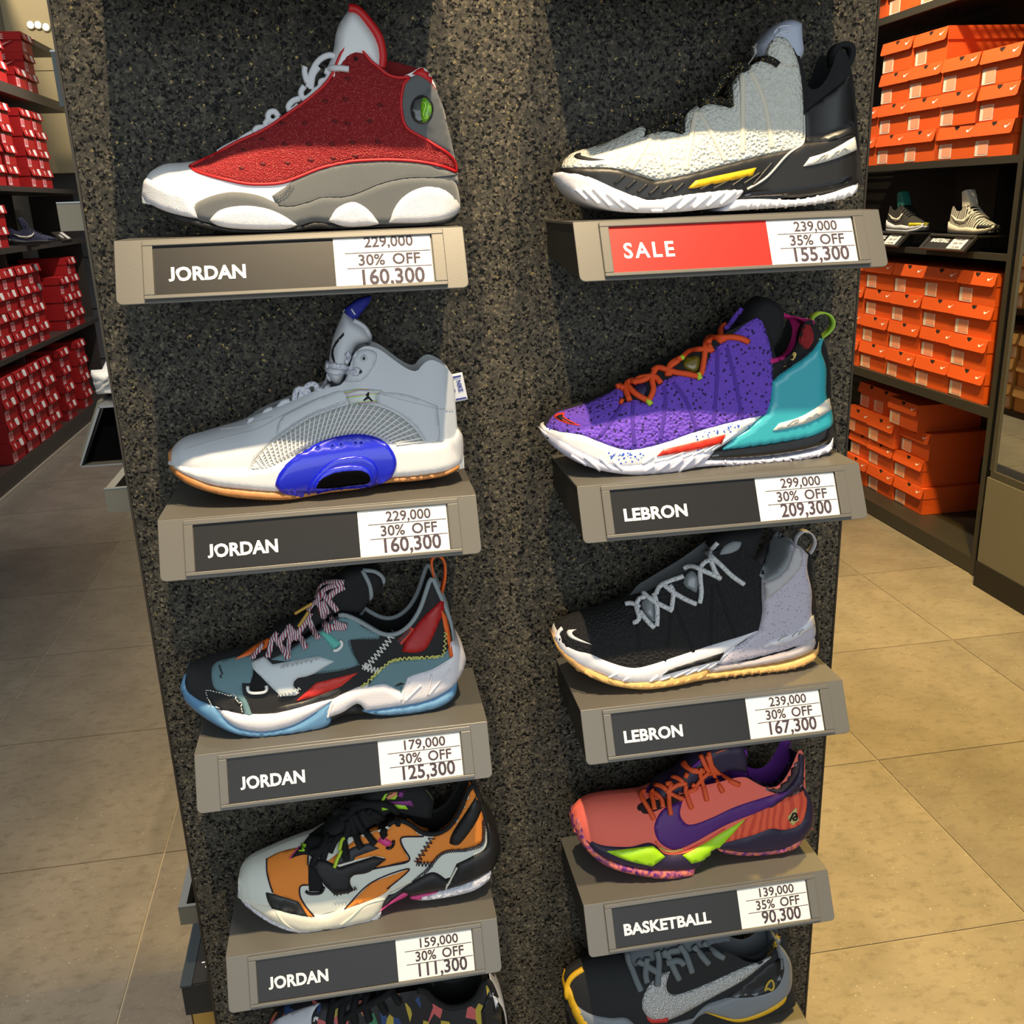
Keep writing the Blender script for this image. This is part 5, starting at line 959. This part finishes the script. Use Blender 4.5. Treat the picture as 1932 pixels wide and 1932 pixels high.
    a = MB(); a.hull([Vector((x, -interp(pl, x)*.93-.0008, z)) for x, z in sw], [Vector((x, -interp(pl, x)*.93+.004, z)) for x, z in sw]); bm('check_mark', a, M('print_cream', (232,226,208), .6))
    return r
def place_right_rack():
    met = M('rack_dark', (62,60,54), .45, .3); X = 2.6; y0, y1 = 2.335, 4.4
    rk = empty('shoe_rack', (X+.2, 3.2, 0), 'tall dark metal wall rack on the right stacked with orange shoeboxes', 'rack')
    board(X+.40, X+.42, y0, y1, .02, 3.0, M('rack_back', (44,42,38), .6), rk, 'back_panel')
    for ya in (y0-.03, y1): board(X-.005, X+.42, ya, ya+.028, .0, 3.0, met, rk, 'upright')
    board(X, X+.40, y0, y1, .004, .070, met, rk, 'plinth')
    for z, t in ((.700, .040), (1.640, .028), (2.262, .03)):
        board(X, X+.012, y0, y1, z-t, z, met, rk, 'shelf_lip'); board(X+.39, X+.40, y0, y1, z-t, z, met, rk, 'shelf_rail'); perforated(X+.012, X+.39, y0, y1, z, met, rk)
        if z < 1: board(X+.012, X+.10, y0, y1, z-.003, z-.0016, met, rk, 'shelf_tray')
    board(X-.002, X+.020, y0, y1, 1.262, 1.287, met, rk, 'display_rail'); board(X+.02, X+.39, y0, y1, 1.262, 1.267, M('rack_black', (22,21,20), .5), rk, 'display_deck')
    board(X+.22, X+.225, y0, 2.62, 1.29, 1.60, M('rack_black', (22,21,20), .5), rk, 'display_back'); board(X+.22, X+.225, 2.76, 3.05, 1.29, 1.60, M('rack_black', (22,21,20), .5), rk, 'display_back')
    place_row = [3.385, 3.14, 2.895, 2.650, 2.405]
    def stack(bay, z, cols, xo, hs, grp):
        for c, n in cols:
            for k in range(n):
                y = place_row[0]+.245-.2475*c
                lab = f'orange shoebox, {ROW[k]} row, {ORD[c]} column from the far end, {bay} shelf, right rack'
                shoebox('orange', (X+xo+random.uniform(-.004, .008), y+random.uniform(-.004, .004), z+.001+hs*k), -pi/2, lab, grp)
    stack('upper', 1.640, ((0,2),(1,4),(2,4),(3,3),(4,3)), .014, .1285, 'orange shoeboxes on the upper shelf')
    stack('middle', .700, ((0,4),(1,4),(2,4),(3,4),(4,4)), .014, .1280, 'orange shoeboxes on the middle shelf')
    for c in range(3):
        for k in range(4):
            shoebox('orange', (X+.10+(0,.004,-.012,.03)[k]*(1 if c < 2 else -1)+.01*random.random(), 3.625-.2475*c+(0,.022,.005,.05)[k]*(-1 if c == 0 else 1), .0715+.1290*k), -pi/2, f'orange shoebox, {ROW[k]} row, {ORD[c]} column from the far end, lowest shelf, right rack', 'orange shoeboxes on the lowest shelf')
    for c, y in enumerate((3.63, 3.38, 3.13)): shoebox('orange', (X+.02, y, 2.263), -pi/2, f'orange shoebox on the topmost shelf of the right rack, {ORD[c]} from far end', 'orange shoeboxes on the topmost shelf')
    for c, (y, n) in enumerate(((3.63, 3), )): pass
    # display shoes with their sign holders
    def holder(y, label, word):
        r = empty('sign_holder', (X-.02, y, 1.288), label, 'sign'); dk = M('holder_dark', (50,47,41), .4)
        def q(u, v, d): return Vector((X-.045-.0*v+(.0)*u+v*(-.0)+ .055*(1-v) - d*.8, y+.16-.32*u, 1.290+.058*(1-v)+d*.6))
        def fb(u0, u1, v0, v1, d0, d1): return [q(u0,v0,d0), q(u1,v0,d0), q(u1,v1,d0), q(u0,v1,d0)], [q(u0,v0,d1), q(u1,v0,d1), q(u1,v1,d1), q(u0,v1,d1)]
        MB().hull(*fb(0, 1, 0, 1, -.006, 0)).build('backing', dk, r); b = MB()
        for a in ((.0, 1, .0, .12), (.0, 1, .9, 1), (.0, .07, .12, .9), (.9, 1, .12, .9)): b.hull(*fb(*a, 0, .004))
        b.build('sign_frame', dk, r)
        ins = MB().hull(*fb(.08, .58, .13, .89, .0002, .001)).build('sign_insert', M('insert_matte', (30,30,30), .7), r)
        cd_ = MB().hull(*fb(.58, .89, .13, .89, .0002, .0014)).build('price_card', M('card_white', (236,234,228), .6), r)
        ux = V3(0,-1,0); uy = (q(0,0,0)-q(0,1,0)).normalized(); place_text(word, .026, M('print_white', (240,240,238), .6), q(.13, .52, .0012), ux, uy, ins, width=.125, bold=.03)
        for v, t in ((.36, '149,000'), (.60, '20% OFF'), (.84, '119,200')): place_text(t, .014, M('print_dark', (62,52,66), .7), q(.64, v, .0016), ux, uy, cd_, width=.06, bold=.02)
        board(X-.01, X+.20, y-.15, y+.15, 1.340, 1.346, dk, r, 'shoe_plate'); board(X+.02, X+.10, y-.04, y+.04, 1.268, 1.340, dk, r, 'bracket')
    holder(2.70, 'dark sign holder reading BASKETBALL under the zebra sneaker on the right rack', 'BASKETBALL'); holder(3.19, 'dark sign holder under the black sneaker beside the SALE shelf, on the right rack', 'BASKETBALL')
    zeb = M('zebra_knit', (206,200,182), .8, col2=(40,38,34), kind='wave', cscale=26, thr=.5, camt=1)
    small_sneaker('sneaker', 'black and cream zebra-patterned sneaker on the right rack display shelf', (X+.085, 2.835, 1.347), -pi/2, (zeb, M('foam_bone', (216,208,186), .5), M('bone', (214,208,190), .7), M('bone', (214,208,190), .7), M('black_rubber', (26,26,28), .6), M('black_rubber', (26,26,28), .6)), 1.0)
    small_sneaker('sneaker', 'black knit sneaker with white sole and yellow toe on the right rack display shelf', (X+.085, 3.33, 1.347), -pi/2, (M('charcoal_knit', (52,50,48), .9, bump='knit', bscale=300, bstr=.8), M('foam_white2', (224,226,232), .5), M('teal_tab', (30,110,100), .6), M('black_lace', (14,14,16), .85), M('foam_white2', (224,226,232), .5), M('yellow_toe', (196,184,30), .5)), 1.02)
def place_mirror():
    met = M('rack_dark', (62,60,54), .45, .3)
    r = empty('wall_mirror', (2.57, 1.4, .45), 'tall framed mirror over the grey cabinet at the right edge', 'mirror')
    mm = M('mirror_glass', (236,238,236), .015, 1.0); MB().box(2.5560, 2.562, .75, 2.2, .48, 2.6).build('glass', mm, r)
    for a in ((2.550, 2.575, .75, 2.215, .455, .482), (2.550, 2.575, 2.198, 2.222, .482, 2.62), (2.550, 2.575, .73, .752, .455, 2.62)): MB().box(*a).build('frame_bar', M('frame_steel', (96,94,86), .35, .6), r)
    MB().box(2.5625, 2.575, .752, 2.198, .48, 2.62).build('backing', met, r)
    c = empty('base_cabinet', (2.6, 1.5, 0), 'plain grey cabinet base under the mirror at the right edge', 'cabinet')
    MB().box(2.545, 2.62, .70, 2.225, .105, .454).build('body', M('cabinet_grey', (104,101,88), .5), c); MB().box(2.540, 2.62, .70, 2.226, .0, .104).build('kickplate', M('kick_black', (20,18,16), .5), c)
    # rack of kraft boxes that the mirror shows, hidden from here behind the display column
    k = empty('shoe_rack', (1.5, 3.6, 0), 'island rack of brown cardboard shoeboxes reflected in the mirror', 'rack')
    for z in (.44, .945, 1.45, 1.955): board(1.34, 1.70, 2.75, 4.5, z-.03, z, met, k)
    board(1.30, 1.34, 2.75, 4.5, .41, 2.2, met, k, 'back_panel')
    for y in (2.75, 4.46): board(1.30, 1.34, y, y+.04, 0, .41, met, k, 'leg')
    for s_, z in enumerate((.44, .945, 1.45)):
        for c_ in range(6):
            for j in range(3): shoebox('kraft', (1.695, 2.78+c_*.27, z+.001+j*.127), pi/2, f'brown shoebox, {ROW[j]} row, {ORD[c_]} column from near end, {ORD[s_]} shelf up, island rack', 'brown shoeboxes on the island rack')
def place_left_rack():
    met = M('rack_brown', (70,64,60), .45, .2); X = -1.93
    rk = empty('shoe_rack', (X-.2, 6, 0), 'long dark metal rack on the left stacked with red shoeboxes', 'rack')
    board(X-.42, X-.40, 3.8, 7.2, .02, 2.38, M('rack_back', (44,42,38), .6), rk, 'back_panel')
    for y in (5.71, 7.6): board(X-.40, X-.06, y, y+.02, .0, 1.71, met, rk, 'divider')
    board(X-.40, X, 3.8, 7.6, .0, .13, met, rk, 'plinth'); board(X-.002, X+.012, 3.8, 7.6, .0, .02, M('skirting', (170,160,146), .5), rk, 'floor_trim')
    for z, t in ((.742, .030), (1.375, .035), (1.745, .032), (2.385, .065), (2.76, .04)): board(X-.40, X, 7.0 if z > 2.7 else 3.8, 7.6, z-t, z, met, rk)
    def stack(bay, z, cols, grp):
        for c, (y, n) in enumerate(cols):
            for k in range(n):
                o = shoebox('red', (X-.008, y, z+.001+.1275*k), pi/2, f'red shoebox, {ROW[k]} row, {ORD[c]} column from the near end, {bay} shelf, left rack', grp)
    stack('lowest', .13, ((5.02,4),(5.30,4),(5.57,4),(5.84,4),(6.28,4),(6.74,4)), 'red shoeboxes on the lowest shelf')
    stack('second', .742, ((5.16,4),(5.41,4),(5.67,4),(5.93,4),(6.62,3),(6.88,4)), 'red shoeboxes on the second shelf')
    stack('third', 1.375, ((5.20,2),(5.46,2)), 'red shoeboxes beside the display sneaker')
    stack('fourth', 1.745, ((5.35,3),(5.61,3),(5.90,4),(6.38,4),(6.65,4)), 'red shoeboxes on the fourth shelf')
    stack('top', 2.385, ((5.45,3),(5.72,2),(6.02,2),(6.42,1),(6.71,3)), 'red shoeboxes on the top shelf')
    wt = M('side_print', (232,176,176), .6)
    for b_ in [o for o in bpy.data.objects if o.name.startswith('shoebox') and 'top shelf, left' in o.get('label', '') and 'fifth' in o['label']]:
        body = [c for c in b_.children if c.name.startswith('box_body')][0]
        me = text_mesh('NIKE', .05, bold=.04); 
        xm = max(v.co.x for v in me.vertices)
        for v in me.vertices: v.co = Vector((-.0008-v.co.z, .116+(xm-v.co.x)*.95, .080+v.co.y*.9))
        link('side_lettering', me, wt, body, False)
        q = [(.062,.072),(.135,.036),(.175,.022),(.205,.026),(.215,.042),(.185,.034),(.140,.046)]; mb = MB().hull([Vector((-.0010, a, z)) for a, z in q], [Vector((.0042, a, z)) for a, z in q])
        o = bpy.data.objects.new('check_mark', local_mesh('check_mark', mb, wt)); COL.objects.link(o); o.parent = body
    nav = M('navy_textile', (34,38,66), .8)
    small_sneaker('sneaker', 'navy blue sneaker with white marks on the left rack display shelf', (X-.10, 5.98, 1.376), pi*.12, (nav, M('black_rubber', (26,26,28), .6), nav, M('black_lace', (14,14,16), .85), M('black_rubber', (26,26,28), .6), nav), 1.0)
    for i, y in enumerate((6.10, 6.95)):
        r = empty('price_stand', (X-.03, y, 1.376), ['small dark sign stand in front of the navy sneaker on the left rack', 'small dark sign stand near the far end of the left rack'][i], 'sign'); dk = M('holder_dark', (50,47,41), .4)
        a = [V3(X-.06, y-.12, 1.44), V3(X-.06, y+.16, 1.44), V3(X+.01, y+.16, 1.377), V3(X+.01, y-.12, 1.377)]; MB().hull(a, [v-V3(.006,0,.006) for v in a]).build('frame', dk, r)
        def qq(u, v, d): return a[0].lerp(a[1], u).lerp(a[3].lerp(a[2], u), v)+V3(d,0,d)
        for nm, u0, u1, v0, v1, cc in (('price_card', .60, .9, .12, .88, (236,234,228)), ('round_mark', .2, .4, .35, .75, (200,196,190))):
            MB().hull([qq(u0,v0,.001), qq(u1,v0,.001), qq(u1,v1,.001), qq(u0,v1,.001)], [qq(u0,v0,.002), qq(u1,v0,.002), qq(u1,v1,.002), qq(u0,v1,.002)]).build(nm, M('card_%d' % cc[0], cc, .6), r)
def place_side_fittings():
    """steel fittings on the flank of the column that stick out past its left edge"""
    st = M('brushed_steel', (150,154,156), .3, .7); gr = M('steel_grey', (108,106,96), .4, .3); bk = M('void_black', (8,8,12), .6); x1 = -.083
    def tray(name, y, z, x0, h, label, near=gr, ln=.42, cover=False):
        r = empty(name, (x1, y, z), label, 'shelf')
        MB().box(x0, x1, y, y+.003, z-h, z).build('near_end', near, r); MB().box(x0, x0+.010, y+.003, y+ln, z-h*.9, z).build('outer_rail', st, r)
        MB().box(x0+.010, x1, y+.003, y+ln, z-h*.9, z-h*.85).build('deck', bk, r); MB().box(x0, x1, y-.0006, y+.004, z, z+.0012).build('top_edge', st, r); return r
    tray('side_tray', .06, 1.563, -.136, .028, 'grey steel tray end sticking out left of the column by the red high-top shelf')
    tray('side_tray', .06, 1.252, -.1375, .028, 'steel tray end sticking out left of the column by the second shelf')
    tray('side_tray', .06, .673, -.1355, .028, 'steel tray end sticking out left of the column by the orange sneaker')
    s = empty('side_strip', (-.125, .2, 1.69), 'narrow grey steel upright clipped to the upper left edge of the column', 'fitting')
    MB().box(-.1265, -.1165, .1, .104, 1.66, 1.712).build('plate', M('slate_steel', (58,68,74), .4, .3), s); MB().box(-.127, -.116, .0995, .1045, 1.7122, 1.7142).build('top_edge', st, s); MB().box(-.1165, -.083, .1, .104, 1.665, 1.672).build('bracket', st, s)
    # open-ended shelf of the flank, with its slanted sign and the back half of a pale sneaker
    y0, y1, z = .42, .73, 1.283; b = empty('side_shelf', (-.17, y0, z), 'open-ended steel shelf with slanted sign on the left flank of the column', 'shelf')
    A = [V3(x1, y0, z), V3(-.222, y0, z), V3(-.262, y0, z-.088), V3(x1, y0, z-.088)]; L_ = V3(0, y1-y0, 0)
    MB().hull([A[0], A[1], A[1]-V3(-.001,0,.003), A[0]-V3(0,0,.003)], [v+L_ for v in (A[0], A[1], A[1]-V3(-.001,0,.003), A[0]-V3(0,0,.003))]).build('top_plate', st, b)
    F_ = [A[1], A[2], A[2]+V3(.003,0,0), A[1]+V3(.003,0,-.003)]; MB().hull(F_, [v+L_ for v in F_]).build('front_face', st, b)
    G = [A[2]+V3(.003,0,0), A[3], A[3]+V3(0,0,-.002), A[2]+V3(.002,0,-.002)]; MB().hull(G, [v+L_ for v in G]).build('bottom_lip', st, b)
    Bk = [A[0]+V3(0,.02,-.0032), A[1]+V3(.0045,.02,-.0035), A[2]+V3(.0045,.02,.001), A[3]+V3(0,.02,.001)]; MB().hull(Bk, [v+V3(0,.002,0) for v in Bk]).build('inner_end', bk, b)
    n = V3(-.088,0,.040).normalized(); H = [A[1]+n*.001+V3(0,.03,0), A[2]+n*.001+V3(0,.03,.004)]; MB().hull([H[0], H[0]+V3(0,.25,0), H[1]+V3(0,.25,0), H[1]], [v+n*.006 for v in (H[0], H[0]+V3(0,.25,0), H[1]+V3(0,.25,0), H[1])]).build('sign_frame', gr, b)
    wm = M('white_leather', (228,230,232), .45); small_sneaker('sneaker', 'plain white sneaker mostly hidden behind the left edge of the column', (-.199, .74, z+.001), -pi/2, (wm, wm, wm, wm, wm, wm), .9)
    d = empty('dark_shoebox', (-.13, .06, .565), 'black lidded box with a small white cross at the lower left edge of the column', 'shoebox'); bm_ = M('box_black', (30,29,28), .5)
    MB().box(-.146, x1, .05, .40, .505, .553).build('box_body', bm_, d); MB().box(-.1475, -.132, .048, .40, .5535, .556).build('lid_edge', M('slate_steel', (58,68,74), .4, .3), d); lid = MB().box(-.132, x1, .052, .40, .5532, .5545).build('lid', bm_, d)
    for q in ((-.124, -.110, .088, .090), (-.118, -.116, .078, .100)): MB().box(*q, .5547, .5551).build('cross_mark', M('print_white', (240,240,238), .6), d)
    kb = empty('kraft_box', (-.13, .1, .3), 'mustard cardboard box low behind the left edge of the column', 'box'); MB().box(-.143, x1, .07, .40, .16, .500).build('box_body', M('mustard_card', (196,150,70), .6), kb); MB().box(-.1445, -.1435, .068, .40, .16, .502).build('box_edge', M('cork_edge', (110,70,40), .8), kb)
    pl = empty('floor_plinth', (-.2, .4, 0), 'slate blue plinth on the floor by the foot of the column', 'plinth'); MB().hull([V3(-.16,.09,.0), V3(x1,.09,.0), V3(x1,.09,.155), V3(-.15,.09,.155)], [V3(-.26,.7,.0), V3(x1,.7,.0), V3(x1,.7,.155), V3(-.25,.7,.155)]).build('plinth_body', M('slate_steel', (58,68,74), .4, .3), pl)
    f = empty('corner_fitting', (.75, .06, .5), 'small steel bracket at the lower right edge of the column', 'fitting'); MB().box(.7255, .748, .03, .15, .497, .500).build('top_plate', gr, f); MB().box(.730, .7425, .045, .05, .40, .4965).build('leg', st, f)
def place_wall_discs():  # three small emissive discs set on the cream fascia
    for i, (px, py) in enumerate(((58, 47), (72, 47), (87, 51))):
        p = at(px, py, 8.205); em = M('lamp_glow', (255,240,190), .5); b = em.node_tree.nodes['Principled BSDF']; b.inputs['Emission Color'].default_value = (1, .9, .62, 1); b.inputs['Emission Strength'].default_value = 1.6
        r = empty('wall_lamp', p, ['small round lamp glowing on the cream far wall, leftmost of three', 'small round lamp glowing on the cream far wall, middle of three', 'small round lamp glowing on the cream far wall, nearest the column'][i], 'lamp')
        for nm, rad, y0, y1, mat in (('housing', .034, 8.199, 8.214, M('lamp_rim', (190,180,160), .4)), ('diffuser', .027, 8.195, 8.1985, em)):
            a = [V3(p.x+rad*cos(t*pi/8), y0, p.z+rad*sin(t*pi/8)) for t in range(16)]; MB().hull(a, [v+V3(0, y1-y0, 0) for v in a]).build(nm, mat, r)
setting(); gondola(); shelves()
for fn in [v for k, v in sorted(globals().items()) if k.startswith('shoe_L') or k.startswith('shoe_R')]: fn()
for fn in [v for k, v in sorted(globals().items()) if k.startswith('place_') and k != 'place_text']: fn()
